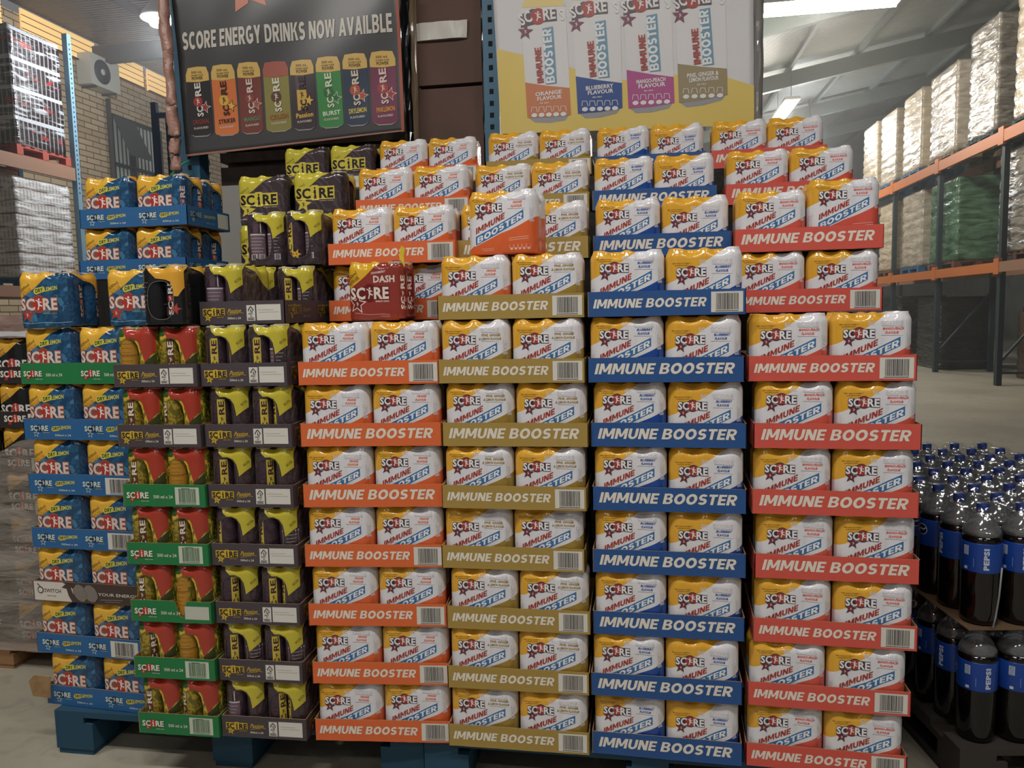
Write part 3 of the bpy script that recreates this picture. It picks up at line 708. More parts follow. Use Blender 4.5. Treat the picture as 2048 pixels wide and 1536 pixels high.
def tray_mesh(color, W, D, style, sides=None):
    k = (color, W, D, style)
    if k in TRAYS: return TRAYS[k]
    mb = MB(); t = .0022; m = mat('card_'+color, TRAYC[color], .55, vary=(22, TRAYC[color]), bump=(160, .15, .0006)); i = CARD
    rnd = random.Random(str(k))
    def wall(a, b, n_out, torn=None):
        """one wall panel from a to b with a slightly uneven cut rim, thickness t inwards"""
        n = 20; vs = []; fs = []; a = Vector(a); b = Vector(b); no = Vector(n_out)
        for j in range(n+1):
            p = a.lerp(b, j/n); h = LIP+rnd.uniform(-.0006, .0006); lo = rnd.uniform(0, .0012)
            if torn and torn[0] < j/n < torn[1]: h = LIP*.30*rnd.uniform(.6, 1.2)
            vs += [p+Vector((0, 0, lo)), p+Vector((0, 0, h)), p-no*t+Vector((0, 0, h)), p-no*t+Vector((0, 0, lo))]
        for j in range(n):
            q = 4*j
            for u in range(4): fs.append((q+u, q+4+u, q+4+(u+1) % 4, q+(u+1) % 4))
        fs += [(0, 1, 2, 3), (4*n+3, 4*n+2, 4*n+1, 4*n)]
        half = [f for x_, f in enumerate(fs) if x_ % 4 == 0]; rest = [f for x_, f in enumerate(fs) if x_ % 4 != 0]
        k0 = len(mb.v); mb.add(vs, half, m); kk = mb.mi(i)
        for f in rest: mb.f.append(tuple(k0+z_ for z_ in f)); mb.m.append(kk); mb.sm.append(False)
    x0, x1, y0, y1 = -W/2, W/2, -D/2, D/2
    wall((x0, y0, 0), (x1, y0, 0), (0, -1, 0), torn=(.57, .67) if style == 'green_torn' else None)
    wall((x1, y0, 0), (x1, y1, 0), (1, 0, 0)); wall((x1, y1, 0), (x0, y1, 0), (0, 1, 0)); wall((x0, y1, 0), (x0, y0, 0), (-1, 0, 0))
    mb.box(x0+t, x1-t, y0+t, y1-t, 0, .0020, i)
    tray_art(color, W, style).onto(mb, lambda x, z, l: (x, y0-.00035*l-.0001, z), smooth=False)
    if style in ('passion', 'lemon'):
        B = Art(); f = lambda q: -D/2+q*D
        if style == 'passion':
            yl = ink('#8f7c38'); bk = ink('#2b2a2a')
            for o in (.06, .56):
                B.star(f(o+.05), LIP*.32, .0115, yl, 2, .15); score_logo(B, f(o), LIP*.45, .20*D, bk, None, None, bk, 2, plate=yl, stand=True)
                B.text('Passion', (f(o+.24), LIP*.50), (1, .03), (0, 1), .012, yl, 1, .012, .13*D, .35); B.flat('500ml x 24', f(o+.24), LIP*.25, .006, ink('#8d8688'), 1, .012, .12*D)
        else:
            pl = ink('#93a9bb'); yl = ink('#c2b84e')
            B.star(f(.13), LIP*.32, .010, pl, 1); score_logo(B, f(.06), LIP*.48, .25*D, pl, None, ink('#123050'), pl, 2)
            B.text('DRYLEMON', (f(.38), LIP*.50), (1, .04), (0, 1), .010, yl, 1, .03, .26*D); B.flat('500ml x 24', f(.42), LIP*.22, .006, pl, 1, .012, .2*D); B.rect(f(.70), LIP*.10, f(.96), LIP*.88, ink('#d9d5cd'), 1)
        B.onto(mb, lambda y, z, l: (x1+.00035*l+.0001, y, z), smooth=False)
    TRAYS[k] = mb.mesh('cardboard_tray'); return TRAYS[k]
def tray(color, W, D, style, loc, rz, label, group):
    t = new_obj('cardboard_tray', tray_mesh(color, W, D, style)); t.location = loc; t.rotation_euler = (0, 0, rz)
    return tag(t, label, 'tray', group)

ORD = ['', 'bottom', 'second', 'third', 'fourth', 'fifth', 'sixth', 'seventh', 'eighth', 'ninth', 'tenth', 'eleventh']
WL, DL = 0.396, 0.266                                    # tray, long side to the front
WS, DS = 0.2570, 0.396                                   # tray, short side to the front
def lz(k): return BASE+LAYER*(k-1)

# ================================================================== THE SETTING
def structure(name, mb_or_me, parent=None):
    o = mb_or_me.obj(name, parent); o['kind'] = 'structure'; return o
def concrete():
    g = G('concrete'); tc = g.node('ShaderNodeTexCoord')
    a = g.node('ShaderNodeTexNoise'); a.inputs['Scale'].default_value = 0.8; a.inputs['Detail'].default_value = 8; g.L.new(tc.outputs['Object'], a.inputs['Vector'])
    b = g.node('ShaderNodeTexNoise'); b.inputs['Scale'].default_value = 9; b.inputs['Detail'].default_value = 8; b.inputs['Distortion'].default_value = 1.5; g.L.new(tc.outputs['Object'], b.inputs['Vector'])
    c = g.mix(ramp(g, a.outputs[0], .35, .65), lin('#979283'), lin('#b1ac9b')); c = g.mix(g.math('MULTIPLY', ramp(g, b.outputs[0], .5, .72), .5), c, lin('#827d6f'))
    g.L.new(c, g.b.inputs['Base Color']); g.b.inputs['Roughness'].default_value = .48
    bp = g.node('ShaderNodeBump'); bp.inputs['Strength'].default_value = .15; bp.inputs['Distance'].default_value = .01; g.L.new(b.outputs[0], bp.inputs['Height']); g.L.new(bp.outputs[0], g.b.inputs['Normal'])
    return g.m
def brick():
    g = G('brick'); tc = g.node('ShaderNodeTexCoord'); o = g.xyz(tc.outputs['Object']); cb = g.node('ShaderNodeCombineXYZ'); g.L.new(o[1], cb.inputs[0]); g.L.new(o[2], cb.inputs[1])
    br = g.node('ShaderNodeTexBrick'); br.inputs['Scale'].default_value = 1.0; br.inputs['Brick Width'].default_value = .42; br.inputs['Row Height'].default_value = .118; br.inputs['Mortar Size'].default_value = .011
    br.inputs['Color1'].default_value = lin('#c9b696'); br.inputs['Color2'].default_value = lin('#b59f7f'); br.inputs['Mortar'].default_value = lin('#6a5a48')
    g.L.new(cb.outputs[0], br.inputs['Vector']); g.L.new(br.outputs[0], g.b.inputs['Base Color']); g.b.inputs['Roughness'].default_value = .85
    bp = g.node('ShaderNodeBump'); bp.inputs['Strength'].default_value = .5; bp.inputs['Distance'].default_value = -.01; g.L.new(br.outputs['Fac'], bp.inputs['Height']); g.L.new(bp.outputs[0], g.b.inputs['Normal'])
    return g.m
def sheeting(name, h, axis, scale):
    """corrugated roof sheet"""
    g = G(name); tc = g.node('ShaderNodeTexCoord'); w = g.node('ShaderNodeTexWave', bands_direction=axis); w.inputs['Scale'].default_value = scale
    g.L.new(tc.outputs['Object'], w.inputs['Vector']); g.b.inputs['Base Color'].default_value = lin(h); g.b.inputs['Roughness'].default_value = .5
    bp = g.node('ShaderNodeBump'); bp.inputs['Strength'].default_value = .8; bp.inputs['Distance'].default_value = .04; g.L.new(w.outputs[0], bp.inputs['Height']); g.L.new(bp.outputs[0], g.b.inputs['Normal'])
    return g.m
XL, XR, YF, YB = -11.0, 13.0, -9.0, 34.0
structure('floor', MB().box(XL, XR, YF, YB, -.12, 0, concrete()))
BRICK = brick()
# left wall with an opening for the window
WY0, WY1, WZ0, WZ1 = 13.37, 15.2, 3.55, 5.80
mb = MB()
for a in ((YF, WY0, 0, 7.0), (WY1, YB, 0, 7.0), (WY0, WY1, 0, WZ0), (WY0, WY1, WZ1, 7.0)): mb.box(XL-.25, XL, a[0], a[1], a[2], a[3], BRICK)
structure('wall_left', mb)
GREYW = mat('grey_wall', '#8b8d88', .8, vary=(2, '#7b7d79'))
structure('wall_right', MB().box(XR, XR+.2, YF, YB, 0, 8.6, GREYW))
# back wall with a band of small windows
mb = MB(); PX = [(at(2004, 570, YB).x+i*1.05, at(2004, 570, YB).x+i*1.05+.62) for i in range(3)]; z0, z1 = 2.15, 2.50
mb.box(XL, XR, YB, YB+.2, 0, z0, GREYW); mb.box(XL, XR, YB, YB+.2, z1, 9.2, GREYW)
xs = [XL]+[v for p in PX for v in p]+[XR]
for i in range(0, len(xs), 2): mb.box(xs[i], xs[i+1], YB, YB+.2, z0, z1, GREYW)
structure('wall_back', mb)
PANE = mat('daylit_pane', '#e9edf2', .3, emit='#e6ecf5', power=1.6)
for i, p in enumerate(PX): structure('window_%d' % (i+2), MB().box(p[0], p[1], YB+.08, YB+.1, z0, z1, PANE))
# roof: two spans of corrugated sheeting that meet in a valley, on rafters and purlins
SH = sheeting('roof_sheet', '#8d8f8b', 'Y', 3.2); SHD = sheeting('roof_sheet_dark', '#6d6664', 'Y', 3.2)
def roof_z(x): return 7.15 if x < -6 else (7.15-(x+6)*.13 if x < .5 else 6.30+(x-.5)*.185)
def slab(mb, xa, xb, m, th=.05): mb.add([(xa, YF, roof_z(xa)), (xb, YF, roof_z(xb)), (xb, YB, roof_z(xb)), (xa, YB, roof_z(xa)), (xa, YF, roof_z(xa)+th), (xb, YF, roof_z(xb)+th), (xb, YB, roof_z(xb)+th), (xa, YB, roof_z(xa)+th)], [(0, 3, 2, 1)[::-1], (4, 5, 6, 7), (0, 1, 5, 4), (1, 2, 6, 5), (2, 3, 7, 6), (3, 0, 4, 7)], m)
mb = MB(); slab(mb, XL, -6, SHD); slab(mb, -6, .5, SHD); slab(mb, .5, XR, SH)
structure('ceiling', mb)
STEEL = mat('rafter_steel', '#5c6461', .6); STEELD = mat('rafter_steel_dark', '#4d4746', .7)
n = 0
for Y in (4.2, 8.6, 13.0, 17.4, 21.8, 26.2):
    mb = MB(); n += 1
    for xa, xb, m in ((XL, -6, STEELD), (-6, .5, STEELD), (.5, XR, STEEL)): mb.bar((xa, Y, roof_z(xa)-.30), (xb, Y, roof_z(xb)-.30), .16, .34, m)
    structure('trim_%d' % n, mb)
for X in (-9.0, -7.0, -4.5, -2.5, 2.2, 3.7, 5.2, 6.7, 8.2, 10.0):
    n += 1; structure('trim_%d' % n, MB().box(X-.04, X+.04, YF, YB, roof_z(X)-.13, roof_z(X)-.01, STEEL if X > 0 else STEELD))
# glowing sheets standing in for the sunlit brick band along the wall top
BRICKGLOW = mat('sunlit_brick_glow', '#f3cf8e', .5, emit='#ffcf83', power=.85)
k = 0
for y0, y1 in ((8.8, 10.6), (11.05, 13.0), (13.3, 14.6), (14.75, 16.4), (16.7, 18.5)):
    k += 1; mb = MB(); mb.box(XL+.02, XL+.05, y0, y1, 6.62, 7.10, BRICKGLOW)
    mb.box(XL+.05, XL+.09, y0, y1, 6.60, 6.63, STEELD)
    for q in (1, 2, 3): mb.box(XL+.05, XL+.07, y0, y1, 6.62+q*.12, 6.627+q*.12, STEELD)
    structure('window_%d' % (k+10), mb)  # glow painted for sun on brick; no opening in the wall
# window with burglar bars in the brick wall
win = MB().box(XL-.2, XL-.18, WY0, WY1, WZ0, WZ1, mat('window_glass', '#9aa09a', .15, emit='#cfd6d0', power=.18)).obj('window_1'); win['kind'] = 'structure'
WF = mat('window_frame', '#2b2c2a', .6)
mb = MB()
for y in (WY0, (WY0+WY1)/2-.15, WY1-.05): mb.box(XL-.12, XL+.03, y, y+.05, WZ0, WZ1, WF)
for z in (WZ0, 4.72, WZ1-.05): mb.box(XL-.12, XL+.03, WY0, WY1, z, z+.05, WF)
mb.obj('window_frame', win)
mb = MB()
for i in range(14): y = WY0+.08+i*.13; mb.box(XL+.01, XL+.03, y, y+.018, WZ0, WZ1, WF)
mb.obj('burglar_bars', win)
MB().box(-.01, .01, 0, .75, -.95, 0, mat('vent_pane', '#4b4f4c', .3), Matrix.Translation((XL+.05, WY0+.05, WZ1-.05)) @ Matrix.Rotation(math.radians(-24), 4, 'Y')).obj('top_hung_pane', win)
# downpipe
pipe = MB().tube([(XL+.08, 13.28, .1), (XL+.08, 13.28, 6.05)], .045, mat('pipe_paint', '#4e4b44', .6), 10).obj('drain_pipe')
tag(pipe, 'dark drain pipe running down the pale brick wall beside the window', 'pipe')
# outdoor air conditioning unit on the wall
AC = mat('ac_enamel', '#c9c9c1', .4); ac = empty('air_conditioner', (XL, 12.9, 6.13))
tag(ac, 'white outdoor air conditioning unit with round fan grille on the brick wall', 'air conditioner')
mb = MB().box(.02, .34, -.44, .44, 0, .62, AC); mb.obj('casing', ac)
mb = MB(); mb.lathe([(.24, 0), (.24, .012), (.10, .016)], mat('ac_grille', '#3d4142', .5), 28); o = mb.obj('fan_grille', ac); o.location = (.341, -.10, .31); o.rotation_euler = (0, PI/2, 0)
mb = MB(); mb.lathe([(.065, 0), (.06, .02)], AC, 20); o = mb.obj('fan_hub', ac); o.location = (.355, -.10, .31); o.rotation_euler = (0, PI/2, 0)
for y in (-.3, .3): MB().bar((0, y, -.02), (.34, y, -.02), .03, .04, STEELD).obj('bracket', ac)

# ---- light fittings: the lamps set up at the top hang in these
TUBE = mat('tube_glow', '#ffffff', .4, emit='#fff3de', power=9.0); FIT = mat('fitting_white', '#d9d9d4', .4)
def fitting(name, x, y, z, along, ln, label, glow=TUBE, w=.24):
    t = empty(name, (x, y, z), 0 if along == 'x' else PI/2); tag(t, label, 'light', 'tube light fittings under the roof')
    MB().box(-ln/2, ln/2, -w/2, w/2, 0, .07, FIT).obj('housing', t)
    for s in (-.5, .5):
        o = MB().tube([(-ln/2+.03, s*w*.55, -.03), (ln/2-.03, s*w*.55, -.03)], .022, glow, 10).obj('tube', t)
    for s in (-1, 1): MB().tube([(s*ln*.4, 0, .07), (s*ln*.4, 0, roof_z(x)-z)], .006, STEELD, 6).obj('hanger', t)
    return t
for i, p in enumerate(LAMPS_OVER): fitting('tube_lamp', p[0], p[1], p[2], 'x', 1.4, 'white twin tube light fitting over the aisle in front of the drinks display')
GL = mat('tube_glow_far', '#ffffff', .4, emit='#fff6e2', power=60.0)
fitting('tube_lamp', 3.1, 11.15, 6.0, 'x', 2.3, 'large glowing tube light under the roof right of the white poster', GL, .60)
fitting('tube_lamp', 3.7, 17.9, 6.0, 'y', 2.2, 'slanting glowing tube light above the topmost coral six-packs', GL, .34)
GB = mat('lamp_glow_cool', '#ffffff', .4, emit='#e9f2ff', power=40.0)
t = empty('high_bay_lamp', (-7.1, 9.4, 6.0)); tag(t, 'bright round lamp hanging under the roof beside the black banner', 'light')
MB().lathe([(.05, .30), (.12, .26), (.26, .06), (.28, 0.0)], FIT, 20).obj('reflector', t); MB().lathe([(.02, -.12), (.14, -.10), (.19, 0), (.12, .05)], GB, 20).obj('bulb', t)
MB().tube([(0, 0, .28), (0, 0, roof_z(-7.1)-6.0)], .012, STEELD, 6).obj('hanger', t)
t = empty('high_bay_lamp', (5.0, 21.5, 6.2)); tag(t, 'small cool lamp far back above the right end of the display', 'light')
MB().lathe([(.05, .30), (.10, .26), (.2, .06), (.22, 0.0)], FIT, 20).obj('reflector', t); MB().lathe([(.02, -.10), (.12, -.09), (.16, 0), (.1, .05)], GB, 20).obj('bulb', t)
MB().tube([(0, 0, .28), (0, 0, roof_z(5.0)-6.2)], .012, STEELD, 6).obj('hanger', t)

# ================================================================== PALLETS
def pallet(loc, rz, W, D, colour, label, group=None, h=.143):
    m = mat('pallet_'+colour.strip('#'), colour, .75, vary=(7, colour), bump=(40, .3, .003)); t = empty('pallet', loc, rz); tag(t, label, 'pallet', group)
    mb = MB(); n = 7
    for i in range(n): y = -D/2+(D-.09)*i/(n-1); mb.box(-W/2, W/2, y, y+.09, h-.020, h-.001, m)
    mb.obj('deck', t)
    for x in (-W/2, -.05, W/2-.1): MB().box(x, x+.1, -D/2, D/2, h-.040, h-.020, m).obj('stringer', t)
    for x in (-W/2, -.065, W/2-.13):
        for y in (-D/2, -.05, D/2-.12): MB().box(x, x+.13, y, y+.12, .018, h-.040, m).obj('block', t)
    for x in (-W/2, -.065, W/2-.13): MB().box(x+.005, x+.125, -D/2+.004, D/2-.004, 0, .018, m).obj('base_board', t)
    return t
pallet((-.965, .53, 0), 0, 1.20, 1.0, '#1e475f', 'worn blue pallet under the lemon, red-topped and dark-purple stacks', 'display pallets')
pallet((.28, .56, 0), 0, 1.28, 1.08, '#1e475f', 'worn blue pallet under the gold and blue stacks', 'display pallets')
pallet((1.0-.02, .80, 0), 0, .12, .9, '#22516e', 'edge of a blue pallet under the coral stack', 'display pallets') if False else None

# ================================================================== THE DISPLAY
HALF = WL/2
LW = {'orange': 'orange', 'gold': 'gold', 'blue': 'blue', 'coral': 'coral'}
XC = {'orange': [-.483, -.483, -.486, -.488, -.486, -.484, -.483], 'gold': [-.082, -.080, -.076, -.087, -.079, -.075, -.081],
      'blue': [.325, .323, .329, .331, .332, .331, .324], 'coral': [.733, .736, .750, .752, .744, .746, .732]}
YAWC = {'orange': 5.0, 'gold': 0.0, 'blue': -1.2, 'coral': -1.8}
STY = {'orange': 'bbbbppbbbbb', 'gold': 'bbbbbpbbpbb', 'blue': 'pppppppbppp', 'coral': 'bbbpppbbppp'}
UP = {'orange': {8: (-.495, .262), 9: (-.483, .245), 10: (-.50, .535), 11: (-.545, .90)}, 'gold': {8: (-.081, .012), 9: (-.085, .285), 10: (-.100, .58), 11: (-.109, .88)},
      'blue': {8: (.325, .0), 9: (.322, .30), 10: (.305, .57), 11: (.297, .90)}, 'coral': {8: (.722, .262), 9: (.724, .27), 10: (.730, .57), 11: (.712, .90)}}
rnd = random.Random(11)
def in_tray(cx, cy, z, yaw, dx, dy):
    c, s = math.cos(yaw), math.sin(yaw); return (cx+dx*c-dy*s, cy+dx*s+dy*c, z)
for col in ('orange', 'gold', 'blue', 'coral'):
    for k in range(1, 12):
        yaw = math.radians(YAWC[col]+rnd.uniform(-.5, .5)) if k < 8 else math.radians(rnd.uniform(-.6, .6)+(2.0 if col == 'orange' else 0))
        if k < 8: cx = XC[col][k-1]; yf = -.012 if col == 'orange' else rnd.uniform(-.006, .006)
        else: cx, yf = UP[col][k]
        cy = yf+DL/2; z = lz(k)
        st = 'bar' if STY[col][k-1] == 'b' else 'plain'
        tail = 'with a barcode' if st == 'bar' else 'with full-width lettering'
        tray(col, WL, DL, st, (cx, cy, z), yaw, '%s cardboard tray %s, %s layer of the %s stack' % (col, tail, ORD[k], col) if k > 1 else '%s cardboard tray %s, lowest of the %s stack' % (col, tail, col), 'trays of the %s stack' % col)
        for side_ in (-1, 1):
            if col == 'coral' and k == 9 and side_ == 1: continue       # a raised loose pack stands here
            kind = 'orange' if (col == 'gold' and k == 8 and side_ == -1) else col
            var = rnd.choice((0, 0, 1)) if side_ < 0 else rnd.choice((0, 1, 1))
            if col == 'blue': var = 0 if side_ < 0 else 2
            if col == 'orange': var = 0 if side_ > 0 or rnd.random() < .7 else 1
            jx = rnd.uniform(-.002, .002); jr = yaw+math.radians(rnd.uniform(-.8, .8))
            loc = in_tray(cx, cy, z+.0022, yaw, side_*(PW/2+.0002)+jx*.2, -DL/2+.0055+PD/2+rnd.uniform(0, .002))
            where = 'left' if side_ < 0 else 'right'
            if kind != col: lab = 'white six-pack with orange corner standing in a gold tray, %s half' % where
            else: lab = 'white six-pack with %s corner, %s half of the %s %s tray' % (col, where, ORD[k], col)
            pack(kind, var, loc, jr, lab, 'six-packs of the %s stack' % col, sx=.985)

# ---- the dark purple column, short sides to the front
crot = lambda: (rnd.choice((0.0, .45, -.5, .2, PI-.2, PI+.3, .8)), rnd.choice((0.0, .4, -.5, PI, PI+.4, -.8)))
for k in range(1, 9):
    cx = -.815+(-.0105 if k < 8 else -.0215)+rnd.uniform(-.002, .002); yf = -.040 if k < 8 else -.008; yaw = math.radians(1.5) if k < 8 else 0.0; cy = yf+DS/2; z = lz(k)
    tray('passion', WS, DS, 'passion', (cx, cy, z), yaw, 'dark purple cardboard tray with white label, %s of the dark purple stack' % ('lowest' if k == 1 else ORD[k]+' layer'), 'trays of the dark purple stack')
    for s in (-1, 1):
        dy = -DS/2+.0062+PW/2
        if k == 8 and s == 1: dy += PW*.98
        pack('passion', 0, in_tray(cx, cy, z+.0022, yaw, s*.0634, dy), yaw-PI/2, 'dark six-pack with lime top, %s half of the %s dark purple tray' % ('left' if s < 0 else 'right', ORD[k]) if k < 8 or s < 0 else 'dark six-pack with lime top set far back in the uppermost dark purple tray', 'dark end-on six-packs', cans='passion', rots=crot(), sx=.972 if k == 8 else 1.0, sy=.96)
    if k == 8: pack('passion', 1, in_tray(cx, cy, z+.0022, yaw, -.0634, -DS/2+.009+1.47*PW), yaw-PI/2, 'dark six-pack hidden behind the left one in the uppermost dark purple tray', 'dark end-on six-packs', sx=.972, sy=.96)
for i, x in enumerate((-.878, -.747)):
    pack('passion', 0, (x, .22+PW/2, lz(9)), -PI/2+math.radians((2, -3)[i]), ('dark end-on six-pack standing on the uppermost dark purple tray, %s one' % ('left', 'right')[i]), 'dark end-on six-packs', cans='passion', rots=((PI+.3, PI-.1), (-.3, PI-.5))[i], sy=.97)
for i, (x, yf, k, var) in enumerate(((-1.04, .535, 9, 0), (-.83, .535, 9, 0), (-1.04, .545, 10, 0), (-.823, .525, 10, 1))):
    pack('passion', var, (x, yf+PD/2, lz(k)), 0, ('dark striped six-pack mostly hidden behind the end-on pair', 'dark striped six-pack hidden under the one with a lime star', 'dark striped six-pack with large lettering, nearest the lemon packs', 'dark striped six-pack with large lettering, beside the tenth orange tray')[i], 'dark front-on six-packs', cans='passion' if i == 3 else None, rots=(.4, 0))
tray('passion', WL, DL, 'passion', (-.955, .94+DL/2, lz(11)-.004), 0, 'dark tray under the two topmost dark striped six-packs', 'trays of the dark purple stack')
for i, x in enumerate((-1.0515, -.8585)):
    pack('passion', i, (x, .944+PD/2, lz(11)-.002+.006), 0, 'topmost dark striped six-pack, %s' % ('below the orange can of the banner' if i == 0 else 'next to the topmost orange tray'), 'dark front-on six-packs', sx=.98)

# ---- the column of red-topped packs, short sides to the front
for k in range(1, 8):
    cx = -1.0845+rnd.uniform(-.0015, .0015); yf = -.055; cy = yf+DS/2; z = lz(k); yaw = math.radians(1.0)
    c, st = ('green', 'green_torn' if k == 3 else 'green') if k < 6 else ('passion', 'passion')
    lab = {1: 'green tray with barcode, lowest of the red-topped stack', 2: 'green tray with barcode, second from below under red-topped packs', 3: 'torn green tray with a gap in its front, under red-topped packs', 4: 'green tray with barcode just above the torn green tray', 5: 'uppermost green tray of the red-topped stack', 6: 'dark purple tray holding red-topped packs, lower of two', 7: 'dark purple tray holding red-topped packs, upper of two'}[k]
    tray(c, WS-.004, DS, st, (cx, cy, z), yaw, lab, 'trays of the red-topped stack')
    for s in (-1, 1):
        pack('crush', 0, in_tray(cx, cy, z+.0022, yaw, s*.0622, -DS/2+.0068+PW/2), yaw-PI/2+math.radians(rnd.uniform(-.4, .4)), 'red-topped yellow camouflage six-pack, %s half of the %s tray of its stack' % ('left' if s < 0 else 'right', ORD[k]), 'red-topped end-on six-packs', cans='crush', rots=crot(), sy=.945)

# ---- the blue lemon column at the left end
LS = {1: ('lemon', 'lemon'), 2: ('lemon', 'lemon_bar'), 3: ('switch', 'switch'), 4: ('lemon', 'lemon_bar'), 5: ('lemon', 'lemon_bar'), 6: ('lemon', 'lemon'), 7: ('green', 'green_long')}
LX = {1: -1.412, 2: -1.434, 3: -1.430, 4: -1.420, 5: -1.415, 6: -1.417, 7: -1.412}
for k in range(1, 8):
    cx = LX[k]; yaw = math.radians(-2.5 if k > 2 else -3.5); cy = .052+DL/2; z = lz(k); c, st = LS[k]
    lab = {'switch': 'black and white tray with hatched circles in the lemon stack', 'green': 'long green tray at the top of the lemon stack'}.get(c) or 'blue cardboard tray with yellow print, %s of the lemon stack' % ('lowest' if k == 1 else ORD[k]+' layer')
    tray(c, WL-.004, DL, st, (cx, cy, z), yaw, lab, 'trays of the lemon stack')
    for s in (-1, 1):
        pack('lemon', rnd.choice((0, 1)), in_tray(cx, cy, z+.0022, yaw, s*(PW/2-.0008), -DL/2+.0055+PD/2), yaw+math.radians(rnd.uniform(-.4, .4)), 'blue camouflage six-pack with yellow corner, %s half of the %s lemon tray' % ('left' if s < 0 else 'right', ORD[k]), 'six-packs of the lemon stack', sx=.975)
pack('lemon', 2, (-1.503, .050+PD/2, lz(8)), math.radians(-1), 'loose blue camouflage six-pack on top of the lemon stack, far left', 'six-packs of the lemon stack', cans='lemon', rots=(.2, .3))
pack('lemon', 2, (-1.218, .065+PD/2, lz(8)), math.radians(1), 'loose blue camouflage six-pack behind the black six-pack', 'six-packs of the lemon stack', cans='lemon', rots=(.2, .3))
for k in (9, 10):
    cx = -1.424 if k == 9 else -1.410; cy = .36+DL/2; z = (0, 0, 0, 0, 0, 0, 0, 0, 0, 1.497, 1.6678)[k]
    tray('lemon', WL, DL, 'lemon', (cx, cy, z), 0, 'raised blue tray with yellow print set back behind, %s of two' % ('lower', 'upper')[k-9], 'trays of the lemon stack')
    for s in (-1, 1):
        for d in (0, 1):
            if d == 1 and s == -1: continue
            pack('lemon', (0, 1)[k-9] if s > 0 else 0, (cx+s*(PW/2-.0004), cy-DL/2+.0055+PD/2+d*(PD*.98), z+.0022), 0, 'blue camouflage six-pack, %s in the %s raised blue tray' % (('left' if s < 0 else 'right front') if d == 0 else 'right back', ('lower', 'upper')[k-9]), 'six-packs of the lemon stack', cans='lemon' if s > 0 else None, rots=(rnd.uniform(-1, 1), rnd.uniform(-1, 1)), sx=.98, sy=.97)

# ---- loose packs standing on the display
pack('black', 0, (-1.040, -.055+PW/2, lz(8)), -PI/2+math.radians(-3), 'black six-pack with yellow top standing end-on on the red-topped stack', None, cans='black', sx=1.06, sy=1.06, rots=(PI/2+.9, -.15))
d = pack('dash', 0, (-.483, .165, lz(8)+.002), math.radians(-5), 'dark red six-pack with yellow corner standing on the orange stack', None, cans='dash', rots=(-.6, -.7), sx=.90, sy=.90)
MB().add([(-.003, 0, 0), (.012, .004, .0), (.010, .002, .030), (.016, .0, .052), (.004, -.002, .060), (-.004, 0, .034)], [(0, 1, 2, 5), (5, 2, 3, 4)], mat('yellow_film_flap', '#e0c33a', .3)).obj('torn_film_flap', d).location = (.085, -.045, .150)
pack('orange', 0, (-.095, .020+PD/2+.01, lz(9)+.001), math.radians(-8), 'white six-pack with orange corner standing alone on the gold stack', None)
pack('coral', 0, (.821, .279+PD/2, lz(9)+.028), 0, 'raised white six-pack with coral corner at the right end of the ninth layer', None, sx=.98)

# ---- wrapped stock that carries the stepped-back layers
DARKW = G('dark_wrap'); DARKW.b.inputs['Base Color'].default_value = lin('#1b1a19'); DARKW.film(.3, .6, 14)
def stock(x0, x1, y0, y1, z1, label):
    mb = MB(); n = max(1, round((z1-.144)/.17)); h = (z1-.144)/n
    for i in range(n): mb.box(x0+.004*(i % 2), x1-.004*(i % 2), y0+.003*(i % 2), y1, .144+i*h, .144+(i+1)*h-.004*(i < n-1), DARKW.m)
    o = mb.obj('wrapped_stock'); tag(o, label, 'stock', 'dark wrapped stock inside the display'); return o
stock(-.672, -.285, .305, .545, lz(8)-.002, 'dark wrapped stock behind the orange stack')
stock(-.276, .530, .312, .575, lz(9)-.002, 'dark wrapped stock behind the gold and blue stacks')
stock(.540, .915, .545, .560, lz(9)-.002, 'dark wrapped stock behind the coral stack')
stock(-.672, .915, .860, 1.20, lz(11)-.008, 'dark wrapped stock under the topmost layer of trays')
stock(-.672, .915, .580, .855, lz(10)-.002, 'dark wrapped stock under the tenth layer of trays')
stock(-1.60, -1.215, .36, .64, 1.495, 'dark wrapped stock under the two raised blue trays')
stock(-1.20, -.685, .388, .67, lz(8)-.002, 'dark wrapped stock behind the red-topped and dark purple stacks')
stock(-1.16, -.685, .92, 1.21, lz(11)-.008, 'dark wrapped stock under the topmost dark tray')

# ---- scraps at the foot of the display
o = MB().add([(0, 0, 0), (.052, .012, -.01), (.058, .010, .062), (.012, -.004, .070), (-.006, -.006, .052)], [(0, 1, 2, 3, 4)], CARD).obj('cardboard_scrap'); o.location = at(66, 1392, .03)
md = o.modifiers.new('thick', 'SOLIDIFY'); md.thickness = .003
tag(o, 'torn brown cardboard flap sticking out below the lemon stack', 'cardboard')

